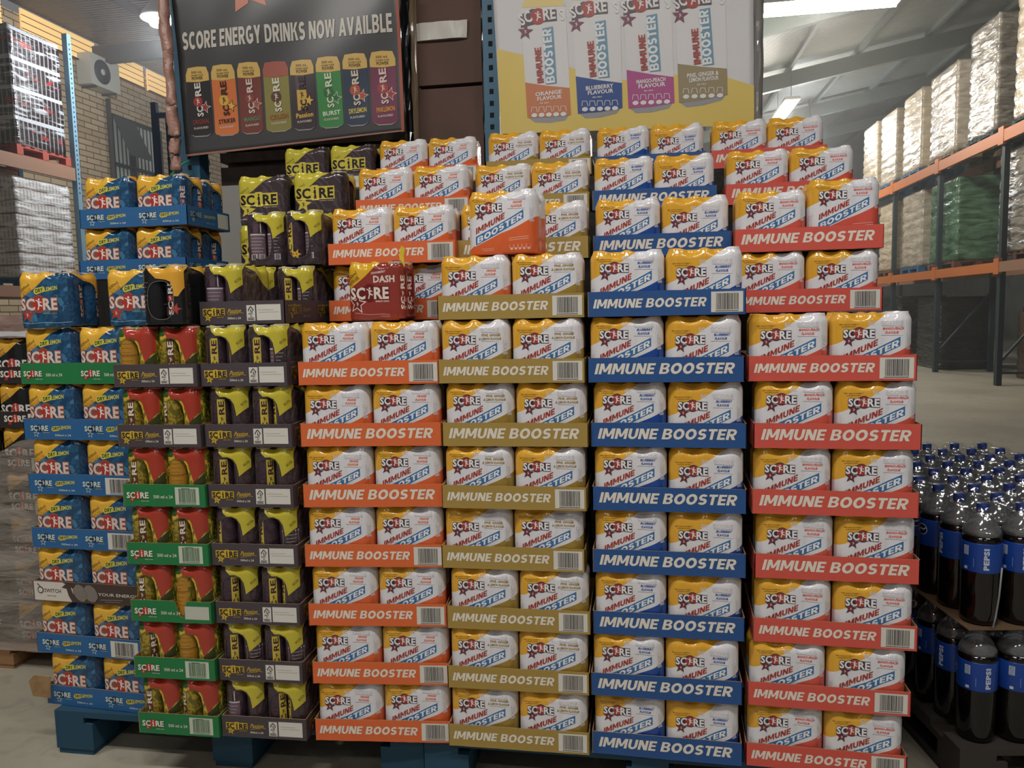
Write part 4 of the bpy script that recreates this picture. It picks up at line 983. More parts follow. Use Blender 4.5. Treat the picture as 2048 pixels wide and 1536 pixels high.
# ================================================================== BEHIND THE DISPLAY
def sheet(name, corners, m, nx, nz, disp, thick, parent=None):
    """a hanging sheet between four corners (top left, top right, bottom right, bottom left) with folds"""
    tl, tr, br, bl = [Vector(c) for c in corners]; vs = []; fs = []
    for j in range(nz+1):
        for i in range(nx+1):
            u, v = i/nx, j/nz; p = tl.lerp(tr, u).lerp(bl.lerp(br, u), v); vs.append((p.x, p.y+disp(p.x, p.z), p.z))
    for j in range(nz):
        for i in range(nx): a = j*(nx+1)+i; fs.append((a, a+nx+1, a+nx+2, a+1))
    k = len(vs); vs += [(x, y+thick, z) for x, y, z in vs]; fs += [tuple(k+q for q in f[::-1]) for f in fs]
    for i in range(nx): fs += [(i, i+1, k+i+1, k+i), (nz*(nx+1)+i+1, nz*(nx+1)+i, k+nz*(nx+1)+i, k+nz*(nx+1)+i+1)]
    for j in range(nz): a = j*(nx+1); b = a+nx; fs += [(a+nx+1, a, k+a, k+a+nx+1), (b, b+nx+1, k+b+nx+1, k+b)]
    return MB().add(vs, fs, m, True)
BY = 1.33
def fold(x, z): return .010*noise.noise(Vector((x*3.0, z*2.0, 0)))+.006*math.sin((x*1.2-z)*9)*sm((z-2.15)/.5)
def px(p): q = at(p[0], p[1], BY); return (q.x, q.z)
def banner_map(x, z, l): return (x, BY+fold(x, z)-.0008*l-.0006, z)
def pxy(A, pts, m, lay=1): A.poly([px(p) for p in pts][::-1], m, lay)
def up_text(A, txt, p0, p1, hpx, m, lay, bold=.03):
    """lettering running from photo-side point p0 to p1 on the banner, hpx high to its left"""
    a, b = Vector(px(p0)), Vector(px(p1)); d = b-a; n = Vector((-d.y, d.x)).normalized(); h = hpx*.00233
    A.text(txt, (a.x, a.y), (d.x, d.y), (n.x, n.y), h, m, lay, bold, d.length)

# --- black banner
vinyl = G('banner_black_vinyl'); vinyl.b.inputs['Base Color'].default_value = lin('#454547'); vinyl.b.inputs['Roughness'].default_value = .32
mb = sheet('banner', (at(341, -40, BY), at(797, -40, BY), at(809, 263, BY), at(372, 313, BY)), vinyl.m, 48, 32, fold, .003)
A = Art(); W_ = ink('#cfcac0'); salmon = ink('#d88a74')
up_text(A, 'SCORE ENERGY DRINKS NOW AVAILBLE', (365, 100), (786, 65), 33, W_, 2, 'heavy')
pxy(A, [(471, -12), (500, -12), (498, 8), (472, 25)], salmon, 1); pxy(A, [(500, -12), (528, -12), (535, 13), (505, 2)], salmon, 1)
pxy(A, [(791, -40), (797, -40), (809, 263), (803, 264)], ink('#a4513f'), 1); pxy(A, [(372, 309), (803, 260), (803, 263), (372, 313)], ink('#a4705f'), 1)
CANART = [((370, 417, 135, 379, 421, 272), '#2a2628', '#dcd6d2', '#a33530', 'ORIGINAL', '#8a3a30', '#a33530'), ((422, 469, 131, 430, 476, 270), '#d9783f', '#3a241c', '#e0b04a', 'STRIKER', '#2a221c', '#e8b44e'),
          ((474, 519, 126, 481, 525, 266), '#7a3a30', '#ddc9bf', '#8f4438', 'MANGO', '#5f8a68', '#a3584a'), ((524, 575, 124, 532, 581, 262), '#8d8440', '#e0d9c8', '#5a3a24', 'CRUSH', '#9a5220', None),
          ((579, 627, 121, 585, 635, 259), '#3d3035', '#2c2226', '#d3ac4a', 'Passion', '#e0b852', '#e0b852'), ((631, 680, 115, 639, 685, 255), '#3c8a48', '#d5dcc0', '#2f6e3c', 'BURST', '#d9e2d0', '#2f6e3c'),
          ((685, 734, 109, 691, 739, 251), '#27384f', '#dccabc', '#b3502f', 'DRYLEMON', '#d9c552', '#b3502f'), ((739, 790, 104, 746, 795, 249), '#74304f', '#e0c9bd', '#a3353a', 'PINKLEMON', '#d9943a', '#a3353a')]
for (x0, x1, yt, b0, b1, yb), body, let, ring, nm, nc, starc in CANART:
    w = x1-x0; sh = (b0-x0)/(yb-yt); sk = -.07
    def Q(u, v): return (x0+u*w+sh*v*(yb-yt), yt+v*(yb-yt)+sk*(u-.5)*w)
    pxy(A, [Q(0, .16), Q(1, .16), Q(1, .95), Q(.94, .985), Q(.75, 1.0), Q(.25, 1.0), Q(.06, .985), Q(0, .95)], ink(body), 1)
    top = '#a85a4c' if nm == 'CRUSH' else '#d9b565'
    pxy(A, [Q(.10, .0), Q(.5, -.012), Q(.90, .0), Q(1, .10), Q(1, .20), Q(.5, .215), Q(0, .20), Q(0, .10)], ink(top), 2)
    pxy(A, [Q(.04, .965), Q(.25, .995), Q(.75, .995), Q(.96, .965), Q(.75, 1.012), Q(.25, 1.012)], ink('#9c9996'), 2)
    if nm != 'CRUSH':
        tc_ = ink('#5a4420'); up_text(A, '500 mL', Q(.25, .085), Q(.72, .085), 4.5, tc_, 3, .01); up_text(A, 'DOUBLE YOUR', Q(.24, .128), Q(.76, .128), 3.4, tc_, 3, .01); up_text(A, 'POWER', Q(.26, .178), Q(.74, .178), 5.5, tc_, 3, .03)
    if nm == 'Passion': pxy(A, [Q(.20, .21), Q(.60, .21), Q(.62, .42), Q(.22, .42)], ink('#5a474e'), 2)
    lm = ink(let)
    if nm in ('Passion',): pxy(A, [Q(.24, .42), Q(.64, .42), Q(.66, .70), Q(.26, .72)], ink('#d3ac4a'), 2)
    c = px(Q(.46, .50)); A.disc(c[0], c[1], .0021*w*.235, ink(ring if nm != 'CRUSH' else '#5a3a24'), 3, 18); A.figure(c[0], c[1], .0021*w*.17, lm, 4)
    if starc:
        c = px(Q(.74, .585)); A.star(c[0], c[1], .0021*w*.30, lm, 2, .25); A.star(c[0], c[1], .0021*w*.235, ink(starc), 3, .25)
    up_text(A, 'RE', Q(.62, .42), Q(.60, .225), w*.27, lm, 5, .035); up_text(A, 'SC', Q(.66, .715), Q(.64, .565), w*.27, lm, 5, .035)
    up_text(A, nm, Q(.18, .83), Q(.90, .815), 8 if nm in ('BURST', 'STRIKER', 'MANGO') else 9, ink(nc), 3, .03)
    up_text(A, 'FLAVOURED', Q(.22, .90), Q(.82, .89), 4, ink('#d9d0c8'), 3, .02)
A.onto(mb, banner_map, cut=.021, cutz=.023)
bn = mb.obj('banner'); tag(bn, 'black vinyl banner printed with eight drink cans and a white slogan', 'banner')
# --- white and yellow poster
posterm = mat('poster_white', '#d9d9dc', .45)
def pfold(x, z): return .006*noise.noise(Vector((x*3.0+5, z*2.0, 0)))
mb = sheet('poster', (at(984, -40, BY), at(1507, -40, BY), at(1508, 250, BY), at(1002, 268, BY)), posterm, 40, 24, pfold, .002)
A = Art(); yl = ink('#e0c668')
pxy(A, [(994, 98), (1040, 108), (1140, 135), (1250, 160), (1330, 150), (1430, 148), (1508, 172), (1508, 250), (1002, 268)], yl, 1)
for (l0, r0, l1, r1, ya, yb_, yb2, z0, z1), fc, ft in (((1041, 1131, 1055, 1142, 22, 236, 230, 165, 176), '#c87a4e', ('ORANGE', 'FLAVOUR')), ((1143, 1240, 1156, 1245, 8, 228, 216, 153, 166), '#2f4f92', ('BLUEBERRY', 'FLAVOUR')),
        ((1246, 1342, 1257, 1349, -2, 217, 206, 140, 154), '#b04e8c', ('MANGO-PEACH', 'FLAVOUR')), ((1350, 1450, 1358, 1455, -10, 206, 190, 128, 138), '#9a8a68', ('PINE, GINGER &', 'LEMON FLAVOUR'))):
    w = r1-l1; cx = (l0+r0)/2
    pxy(A, [(l0, ya), (l0+12, ya-30), (r0-12, ya-30), (r0, ya-4), (r1, yb2), (l1, yb_)], ink('#dcdcde'), 2)
    pxy(A, [(l0+2, ya-6), (l0+12, ya-32), (r0-12, ya-32), (r0-1, ya-10)], ink('#e5cf86'), 3)
    zl = l0+(l1-l0)*(z0-ya)/(yb_-ya); zr = r0+(r1-r0)*(z1-ya)/(yb2-ya)
    pxy(A, [(zl, z0), ((zl+zr)/2, (z0+z1)/2+1), (zr, z1), (r1, yb2), ((l1+r1)/2, (yb_+yb2)/2+2), (l1, yb_)], ink(fc), 3)
    pxy(A, [(l1+3, yb_), ((l1+r1)/2, (yb_+yb2)/2+2), (r1-3, yb2), (r1-12, yb2+11), ((l1+r1)/2, (yb_+yb2)/2+13), (l1+15, yb_+9)], ink('#9a9a9e'), 2)
    red = ink('#a8433f'); wh = ink('#e6e4e4'); navy = ink('#5a5058'); pl = ink('#7a3f58')
    # logo across the top
    o = (ya+18, ya+10); pxy(A, [(l0+1, ya+8), (l0+23, ya-4), (l0+72, ya-2), (l0+73, ya+20), (l0+46, ya+22), (l0+22, ya+28), (l0+1, ya+34)], navy, 4)
    c = px((l0+35, ya+11)); A.disc(c[0], c[1], .033, red, 5, 18); A.figure(c[0], c[1], .024, wh, 6)
    up_text(A, 'SC', (l0+2, ya+30), (l0+25, ya+19), 20, wh, 6, .03); up_text(A, 'RE', (l0+46, ya+19), (l0+71, ya+15), 20, wh, 6, .03); up_text(A, 'S', (r0-9, ya+20), (r0-1, ya+17), 20, wh, 6, .03)
    c = px((l0+10, ya+42)); A.star(c[0], c[1], .034, pl, 5, .1); A.figure(c[0], c[1], .010, wh, 6)
    # upright lettering
    tb = z0+4; pxy(A, [(cx-1, tb-112), (cx+20, tb-116), (cx+28, tb-2), (cx+6, tb)], ink('#6b97b4'), 4)
    up_text(A, 'BOOSTER', (cx+24, tb-4), (cx+16, tb-112), 16, ink('#e9ecee'), 5, 'heavy'); up_text(A, 'IMMUNE', (cx+2, tb-4), (cx-4, tb-75), 12, red, 5, 'heavy')
    up_text(A, ft[0], (l1+16, z0+28), (r1-18, z0+22), 7, wh, 5, .03); up_text(A, ft[1], (l1+20, z0+37), (r1-18, z0+32), 7, wh, 5, .03)
    up_text(A, 'PER 100ml', (cx-6, z0+44), (cx+12, z0+42), 3, wh, 5, .01)
    for q in range(5):
        xx = l1+9+q*(w-26)/4.2; c = px((xx+5, z0+66-q*.6)); A.disc(c[0], c[1], .009, wh, 5, 12, 1.4); A.line([px((xx-1, z0+60-q*.6)), px((xx, z0+50-q*.6)), px((xx+9, z0+50-q*.6)), px((xx+11, z0+60-q*.6))], .0022, wh, 5)
A.onto(mb, lambda x, z, l: (x, BY+pfold(x, z)-.0008*l-.0006, z), cut=.026, cutz=.03)
po = mb.obj('poster'); tag(po, 'white and yellow poster of four large drink cans above the gold and blue stacks', 'poster')

# --- racking they hang from
RB = mat('rack_blue', '#3b6a86', .45); RBD = mat('rack_blue_dark', '#1e3f55', .5); HOLE = mat('rack_hole', '#101416', .9); ORB = mat('beam_orange', '#c0703a', .5); TAN = mat('beam_tan', '#94705a', .6)
def upright(name, parent, x, y, z1, w=.09, d=.07, m=RB, holes=(0, 0), axis='y'):
    mb = MB().box(x-w/2, x+w/2, y-d/2, y+d/2, 0, z1, m)
    z = holes[0]
    while z < holes[1]:
        if axis == 'y': mb.box(x-.009, x+.009, y-d/2-.0006, y-d/2+.004, z, z+.022, HOLE)
        else: mb.box(x+w/2-.004, x+w/2+.001, y-.012, y+.012, z, z+.03, HOLE)
        z += .05 if axis == 'y' else .075
    return mb.obj(name, parent)
t = empty('pallet_rack', (0, 0, 0)); tag(t, 'blue perforated rack uprights that hold the banner and the poster', 'rack')
upright('upright', t, -1.818, 1.42, 2.85, .10, .08, RB, (1.85, 2.15)); upright('upright', t, -.372, 1.415, 3.2, .066, .07, RB, (2.1, 3.1)); upright('upright', t, .64, 1.44, 3.2, .09, .07, RB)
# brown carton stack wrapped in black film, seen between banner and poster
t = empty('wrapped_carton_stack', (-.57, 1.65, .0)); tag(t, 'tall brown carton with black film at its sides, between banner and poster', 'carton')
KRAFT = mat('kraft_brown', '#5e443a', .7, vary=(5, '#563e35'))
mb = MB().box(-.150, .145, -.20, .25, 0.15, 2.36, KRAFT); mb.box(-.150, .145, -.204, .25, 2.375, 3.3, KRAFT); mb.obj('carton', t)
def crumple(x0, x1, z0, z1, y, m, nx=10, nz=60, amp=.022, seed=0.0, back=.05):
    vs = []; fs = []
    for j in range(nz+1):
        for i in range(nx+1):
            x = x0+(x1-x0)*i/nx; z = z0+(z1-z0)*j/nz
            vs.append((x+.010*noise.noise(Vector((seed, z*7, i))), y+amp*noise.noise(Vector((x*22+seed, z*9, 1.3)))-amp*math.sin(PI*i/nx), z))
    for j in range(nz):
        for i in range(nx): a = j*(nx+1)+i; fs.append((a, a+1, a+nx+2, a+nx+1))
    k = len(vs); vs += [(x, y+back, z) for x in (x0, x1) for z in (z0, z1)]
    fs += [tuple([k]+[0])+(nx, k+2), (k+1, k+3, nz*(nx+1)+nx, nz*(nx+1))]
    fs += [tuple([k, k+1]+[j*(nx+1) for j in range(nz, -1, -1)]), tuple([k+3, k+2]+[j*(nx+1)+nx for j in range(nz+1)]), (k, k+2, k+3, k+1)]
    return MB().add(vs, fs, m, False)
BLKF = mat('black_film', '#161517', .18, spec=.7); CLRF = mat('grey_film', '#8a8886', .15, spec=.8)
crumple(-.222, -.158, .4, 3.2, -.20, BLKF, seed=2).obj('black_film', t); crumple(.146, .158, .4, 3.2, -.19, BLKF, nx=5, seed=5).obj('black_film', t)
crumple(-.168, -.148, 1.9, 3.1, -.235, mat('amber_film', '#8b7862', .12, spec=.9), nx=4, seed=9, amp=.014).obj('tape_strip', t)
crumple(-.150, .082, 2.365+.20, 2.365+.275, -.215, mat('white_tape', '#c9c6c0', .35), nx=20, nz=10, amp=.008, seed=3, back=.01).obj('white_tape', t)
# rolled plastic hanging at the banner's outer edge with a green string
mb = MB(); pts = []; rr = []
for i in range(46):
    z = 2.03+i*.02; xx = at(350, 0, BY).x-.020+(2.8-z)*.028+.010*noise.noise(Vector((0, z*6, 2))); pts.append((xx-.012, BY-.045+.008*noise.noise(Vector((3, z*8, 0))), z)); rr.append(.024+.004*noise.noise(Vector((z*6, 7, 1))))
mb.tube(pts, rr, mat('pinkish_film', '#b98d80', .3, spec=.7, bump=(60, .6, .006)), 16)
mb.v = [(x+.007*noise.noise(Vector((x*45, y*45, z*20))), y+.007*noise.noise(Vector((x*45+9, y*45, z*20))), z) for x, y, z in mb.v]; o = mb.obj('rolled_plastic_edge'); tag(o, 'pinkish crumpled plastic roll hanging along the outer edge of the black banner', 'plastic roll')
o = MB().tube([at(378, 322, 1.30), at(366, 327, 1.29), at(356, 338, 1.28), at(344, 348, 1.27), at(338, 356, 1.27)], .004, mat('green_string', '#2f9a78', .6), 6).obj('string'); tag(o, 'green string tied to the lower end of the pinkish plastic roll', 'string')
o = crumple(.716, .756, 1.9, 3.1, 1.34, CLRF, nx=6, seed=12, amp=.018).obj('plastic_strip'); tag(o, 'crumpled clear plastic strip along the right edge of the white poster', 'plastic strip')
# dark timber crate behind the dark striped packs, grey panel below it
t = empty('wooden_crate', (-1.35, 1.62, 0)); tag(t, 'dark wooden crate with long boards under the black banner', 'crate')
WD = mat('dark_timber', '#85736a', .7, vary=(12, '#6f6058'))
for z0, z1 in ((1.70, 1.86), (1.875, 1.985), (2.0, 2.09), (2.115, 2.16), (2.175, 2.25)): MB().box(-.42, .58, -.05, .02, z0, z1, WD).obj('board', t)
MB().box(-.42, .58, .021, .9, 0, 2.25, WD).obj('crate_body', t)
o = MB().box(-1.70, -1.38, 1.30, 1.34, 0, 1.955, mat('grey_board', '#8f8d89', .6)).obj('grey_board'); tag(o, 'pale grey board leaning behind the raised lemon trays', 'board')

# ================================================================== WRAPPED PALLET LOADS
def wrapfilm(name, h, h2, rough=.22, st=.5, sc=(1.2, 1.2, 4.5)):
    """stock under stretch film: pale diagonal wrinkles"""
    if name in MATS: return MATS[name]
    g = G(name); MATS[name] = g.m; tc = g.node('ShaderNodeTexCoord'); mp = g.node('ShaderNodeMapping'); mp.inputs['Rotation'].default_value = (math.radians(22), math.radians(-22), 0); mp.inputs['Scale'].default_value = sc
    g.L.new(tc.outputs['Object'], mp.inputs[0]); nz = g.node('ShaderNodeTexNoise'); nz.inputs['Scale'].default_value = 2.6; nz.inputs['Detail'].default_value = 6; nz.inputs['Distortion'].default_value = .6; g.L.new(mp.outputs[0], nz.inputs['Vector'])
    g.L.new(g.mix(ramp(g, nz.outputs[0], .35, .65), lin(h), lin(h2)), g.b.inputs['Base Color']); g.b.inputs['Roughness'].default_value = rough; g.b.inputs['Specular IOR Level'].default_value = .8
    bp = g.node('ShaderNodeBump'); bp.inputs['Strength'].default_value = st; bp.inputs['Distance'].default_value = .06; g.L.new(nz.outputs[0], bp.inputs['Height']); g.L.new(bp.outputs[0], g.b.inputs['Normal'])
    return g.m
def load_mesh(W, D, H, m, tiers=8, amp=.02, ridge=.012, seed=0.0, rows=None):
    """a stacked, film-wrapped block with tiers and wrinkled sides"""
    vs = []; fs = []; nu = 14; nz = tiers*4
    P = []
    for i in range(nu): P.append((-W/2+W*i/nu, -D/2, 0, -1))
    for i in range(nu): P.append((W/2, -D/2+D*i/nu, 1, 0))
    for i in range(nu): P.append((W/2-W*i/nu, D/2, 0, 1))
    for i in range(nu): P.append((-W/2, D/2-D*i/nu, -1, 0))
    n = len(P)
    for j in range(nz+1):
        z = H*j/nz; groove = -.018 if j % 4 == 0 else 0.0
        for i, (x, y, a, b) in enumerate(P):
            e = amp*noise.noise(Vector((x*1.7+seed, y*1.7, z*2.2)))+ridge*math.sin((x+y)*6+z*19+seed)*noise.noise(Vector((x+seed, y, z*2)))+groove
            vs.append((x+(a if abs(a) else math.copysign(1, x)*(abs(x) > W*.45)*.0)*e, y+(b if abs(b) else 0)*e, z))
    for j in range(nz):
        for i in range(n): k = (i+1) % n; fs.append((j*n+i, j*n+k, (j+1)*n+k, (j+1)*n+i))
    fs.append(tuple(nz*n+i for i in range(n))); fs.append(tuple(range(n))[::-1])
    return MB().add(vs, fs, m, True)
def load(x0, x1, y0, y1, z0, z1, m, label, group=None, **k):
    mb = load_mesh(x1-x0, y1-y0, z1-z0, m, **k); o = mb.obj('wrapped_load'); o.location = ((x0+x1)/2, (y0+y1)/2, z0); return tag(o, label, 'pallet load', group)
def small_pallet(x, y, z, W, D, c, label, group): return pallet((x, y, z), 0, W, D, c, label, group, h=.13)
PALE = wrapfilm('wrap_pale', '#cfc5b4', '#a59b8c'); PALE2 = wrapfilm('wrap_pale_warm', '#d6c8b2', '#b5a78f', .2, .55); GREY = wrapfilm('wrap_grey', '#a8a297', '#6f6b64', .2, .75); GREEN = wrapfilm('wrap_green', '#6f9376', '#35573f', .18, .5); BLK = wrapfilm('wrap_black', '#1f2120', '#2e302e', .25, .9); BROWN = wrapfilm('wrap_brown', '#4a382e', '#5c4738', .4, .6)

# --- right-hand racking
t = empty('pallet_rack', (5.9, 14.0, 0)); tag(t, 'long rack with orange beams and dark uprights along the right side', 'rack')
UPR = mat('upright_dark', '#24363c', .55)
for Y in (8.7, 11.35, 14.0, 16.65, 19.3, 22.0):
    for X in (5.89, 6.86):
        MB().box(X-.04-5.9, X+.04-5.9, Y-.05-14, Y+.05-14, 0, 3.99, UPR).obj('upright', t)
    MB().bar((-.01, Y-14, .35), (.96, Y-14, 1.55), .05, .03, UPR).obj('brace', t)
    MB().bar((-.01, Y-14, .20), (.96, Y-14, .20), .05, .03, UPR).obj('brace', t)
for z0, z1 in ((3.80, 3.98), (1.80, 1.96)):
    for X in (-.07, .93):
        for Ya, Yb in ((8.7, 11.35), (11.35, 14.0), (14.0, 16.65), (16.65, 19.3), (19.3, 22.0)):
            MB().box(X-.025, X+.025, Ya+.06-14, Yb-.06-14, z0, z1, ORB if (X < 0 and (Ya > 11 or z0 > 3)) else TAN).obj('beam', t)
    for Y in (11.35, 14.0, 16.65, 19.3): MB().box(-.10, -.05, Y-.09-14, Y+.09-14, z0-.03, z1+.06, ORB).obj('beam_end_plate', t)
UPPER = [(10.15, 11.35, 6.25, PALE2, '#24414a', 'huge pale wrapped load cut off by the picture edge, on the upper right beam'), (11.98, 13.05, 5.98, GREY, '#24414a', 'wrinkled shiny grey load on the upper right beam, its film torn below'),
         (13.62, 14.9, 5.74, PALE, '#7a6a55', 'smooth pale load on a wooden pallet on the upper right beam'), (15.4, 16.5, 5.75, PALE2, '#24618c', 'pale load on a blue pallet on the upper right beam'),
         (17.0, 18.1, 5.73, PALE, '#24618c', 'second-farthest pale load on the upper right beam'), (18.5, 19.6, 5.78, PALE2, '#24618c', 'farthest pale load on the upper right beam, next to the raised six-pack')]
for i, (ya, yb, zt, m, pc, lab) in enumerate(UPPER):
    small_pallet(6.38, (ya+yb)/2, 3.985, .86, yb-ya, pc, lab.replace('load', 'load\'s pallet', 1) if False else 'pallet under the %s' % ('cut-off huge pale load', 'wrinkled grey load', 'smooth pale load', 'pale load third from the far end', 'second-farthest pale load', 'farthest pale load')[i], 'pallets on the upper right beam')
    load(5.98, 6.79, ya, yb, 4.12, zt, m, lab, 'loads on the upper right beam', tiers=9, seed=i*3.1, amp=.012, ridge=.007 if i != 1 else .016)
LOWER = [(10.4, 11.75, 3.70, GREY, '#5a3d30', 'pale wrinkled load at the picture edge on the lower right beam'), (13.42, 14.75, 3.62, GREEN, '#6d4436', 'green wrapped load on the lower right beam'),
         (15.25, 16.4, 3.66, PALE, '#24618c', 'pale load on a blue pallet on the lower right beam'), (16.98, 18.1, 3.66, PALE2, '#6d4436', 'pale load at the far end of the lower right beam')]
for i, (ya, yb, zt, m, pc, lab) in enumerate(LOWER):
    small_pallet(6.38, (ya+yb)/2, 1.965, .86, yb-ya, pc, 'pallet under the %s' % ('load at the picture edge on the lower beam', 'green wrapped load', 'pale load beside the green one', 'farthest load on the lower beam')[i], 'pallets on the lower right beam')
    load(5.98, 6.79, ya, yb, 2.10, zt, m, lab, 'loads on the lower right beam', tiers=8, seed=20+i*2.3)
for i, (xa, xb, ya, yb, zt, m, lab) in enumerate(((6.10, 7.1, 14.5, 15.7, 1.45, BLK, 'black wrapped load on the floor under the green load'), (6.1, 7.1, 16.9, 18.1, 1.5, BLK, 'black wrapped load on the floor at the far end of the right rack'), (7.6, 8.6, 13.2, 14.4, 1.5, BLK, 'black wrapped load on the floor behind the right rack'), (6.75, 7.7, 11.6, 12.7, 1.15, BROWN, 'low brown load on the floor at the right picture edge'))):
    load(xa, xb, ya, yb, .002, zt, m, lab, 'dark loads on the floor by the right rack', tiers=7, seed=40+i)

# --- left-hand racking
t = empty('pallet_rack', (-8.75, 9.4, 0)); tag(t, 'rack on the left with a blue perforated upright and tan beams', 'rack')
o = upright('upright', t, 0, 0, 5.9, .09, .09, mat('rack_blue_pale', '#6f93a8', .5), (3.4, 5.8), 'x'); o.rotation_euler = (math.radians(-0.0), 0, 0)
upright('upright', t, -1.05, 0, 5.9, .09, .09, RBD)
for z0, z1 in ((3.60, 3.80), (1.72, 1.88)):
    for X in (0.0, -1.05): MB().box(X-.03, X+.03, -3.4, -.05, z0, z1, TAN).obj('beam', t)
def bottle_wall(name):
    g = G(name); tc = g.node('ShaderNodeTexCoord'); o = g.xyz(tc.outputs['Object'])
    s = g.math('ADD', o[0], o[1]); z = g.math('FRACT', g.math('DIVIDE', o[2], .43))
    w = g.math('ABSOLUTE', g.math('SINE', g.math('MULTIPLY', s, PI/.085)))
    dark = g.mix(ramp(g, w, .25, .5), lin('#8b8f92'), lin('#2a1c1c'))
    nz = g.node('ShaderNodeTexNoise'); nz.inputs['Scale'].default_value = 7; g.L.new(tc.outputs['Object'], nz.inputs['Vector'])
    redb = g.math('MULTIPLY', g.math('COMPARE', z, .50, .10), ramp(g, nz.outputs[0], .56, .64))
    c = g.mix(redb, dark, lin('#9a2e2c')); c = g.mix(g.math('COMPARE', z, .95, .09), c, lin('#b9bcc0'))
    mp = g.node('ShaderNodeMapping'); mp.inputs['Scale'].default_value = (1, 1, 7); g.L.new(tc.outputs['Object'], mp.inputs[0]); n2 = g.node('ShaderNodeTexNoise'); n2.inputs['Scale'].default_value = 3; n2.inputs['Detail'].default_value = 6; g.L.new(mp.outputs[0], n2.inputs['Vector'])
    c = g.mix(g.math('MULTIPLY', ramp(g, n2.outputs[0], .54, .66), .75), c, lin('#d3d9dd'))
    g.L.new(c, g.b.inputs['Base Color']); g.b.inputs['Roughness'].default_value = .18; g.b.inputs['Specular IOR Level'].default_value = .8
    bp = g.node('ShaderNodeBump'); bp.inputs['Strength'].default_value = .8; bp.inputs['Distance'].default_value = .03; g.L.new(n2.outputs[0], bp.inputs['Height']); g.L.new(bp.outputs[0], g.b.inputs['Normal'])
    return g.m
def can_wall(name):
    g = G(name); tc = g.node('ShaderNodeTexCoord'); o = g.xyz(tc.outputs['Object'])
    s = g.math('ADD', o[0], o[1]); w = g.math('ABSOLUTE', g.math('SINE', g.math('MULTIPLY', s, PI/.066)))
    z = g.math('FRACT', g.math('DIVIDE', o[2], .19))
    c = g.mix(ramp(g, w, .1, .6), lin('#8d8783'), lin('#cfcbc8')); c = g.mix(g.math('COMPARE', z, .93, .07), c, lin('#76665c'))
    mp = g.node('ShaderNodeMapping'); mp.inputs['Scale'].default_value = (1, 1, 6); g.L.new(tc.outputs['Object'], mp.inputs[0]); n2 = g.node('ShaderNodeTexNoise'); n2.inputs['Scale'].default_value = 3.5; n2.inputs['Detail'].default_value = 6; g.L.new(mp.outputs[0], n2.inputs['Vector'])
    c = g.mix(ramp(g, n2.outputs[0], .46, .62), c, lin('#e6e6e6')); g.L.new(c, g.b.inputs['Base Color']); g.b.inputs['Roughness'].default_value = .2; g.b.inputs['Specular IOR Level'].default_value = .8
    bp = g.node('ShaderNodeBump'); bp.inputs['Strength'].default_value = .9; bp.inputs['Distance'].default_value = .03; g.L.new(n2.outputs[0], bp.inputs['Height']); g.L.new(bp.outputs[0], g.b.inputs['Normal'])
    return g.m
COLA = bottle_wall('bottles_under_film'); CANW = can_wall('cans_under_film')
pallet((-9.33, 8.80, 3.81), 0, 1.1, 1.1, '#a24a3a', 'red pallet under the dark bottles on the upper left beam', None, h=.16)
load(-9.83, -8.80, 8.28, 9.28, 3.97, 5.70, COLA, 'film-wrapped dark bottles with red labels on a red pallet, upper left', None, tiers=4, amp=.03, ridge=.01, seed=3)
pallet((-9.33, 8.75, 1.89), 0, 1.1, 1.1, '#2b6d95', 'blue pallet under the silvery wrapped cans on the lower left beam', None, h=.13)
load(-9.83, -8.80, 8.15, 9.28, 2.02, 3.50, CANW, 'silvery film-wrapped cans below the dark bottles, far left', None, tiers=8, amp=.03, ridge=.01, seed=8)
load(-9.83, -8.80, 7.6, 8.9, .002, 1.45, wrapfilm('wrap_rust', '#8d6a5c', '#a58577', .4, .5), 'reddish brown load on the floor below the blue pallet, far left', None, tiers=7, seed=4)
# blue crates high up on a blue post, seen between window and banner
t = empty('rack_post', (-5.73, 7.05, 0)); tag(t, 'slim dark blue post standing left of the blue crates', 'post'); MB().box(-.035, .035, -.03, .03, 0, 4.05, mat('post_blue', '#2f4a78', .5)).obj('post', t); MB().box(.036, 1.1, -.02, .02, 3.86, 3.92, mat('post_blue', '#2f4a78', .5)).obj('cross_bar', t)
CRB = mat('crate_blue', '#2b3c63', .5)
def crate(x, y, z, lab):
    t = empty('plastic_crate', (x, y, z)); tag(t, lab, 'crate', 'dark blue plastic crates'); mb = MB(); w, d, h = .40, .30, .27
    mb.box(-w/2, w/2, -d/2, d/2, 0, .02, CRB)
    for zz in (0, .12, .235): mb.box(-w/2, w/2, -d/2, -d/2+.02, zz, zz+.035, CRB); mb.box(-w/2, w/2, d/2-.02, d/2, zz, zz+.035, CRB); mb.box(-w/2, -w/2+.02, -d/2, d/2, zz, zz+.035, CRB); mb.box(w/2-.02, w/2, -d/2, d/2, zz, zz+.035, CRB)
    for q in range(5): mb.box(-w/2+q*.095, -w/2+q*.095+.02, -d/2+.002, -d/2+.018, 0, .27, CRB)
    mb.obj('crate_shell', t)
    mb = MB(); rn = random.Random(int(z*100))
    for q in range(4): mb.lathe([(.032, 0), (.032, .16), (.012, .21), (.012, .24)], mat('crate_bottle', '#3b3f4a', .2), 10, -.14+q*.092, -.02, .021)
    mb.obj('bottle', t); return t
for i in range(4): crate(-5.42, 7.24, 2.80+i*.275, ('lowest', 'second', 'third', 'topmost')[i]+' dark blue bottle crate of the stack behind the banner edge')
load(-5.66, -5.0, 7.10, 7.6, .002, 2.795, BLK, 'dark wrapped stack that carries the blue crates', None, tiers=14, seed=55)

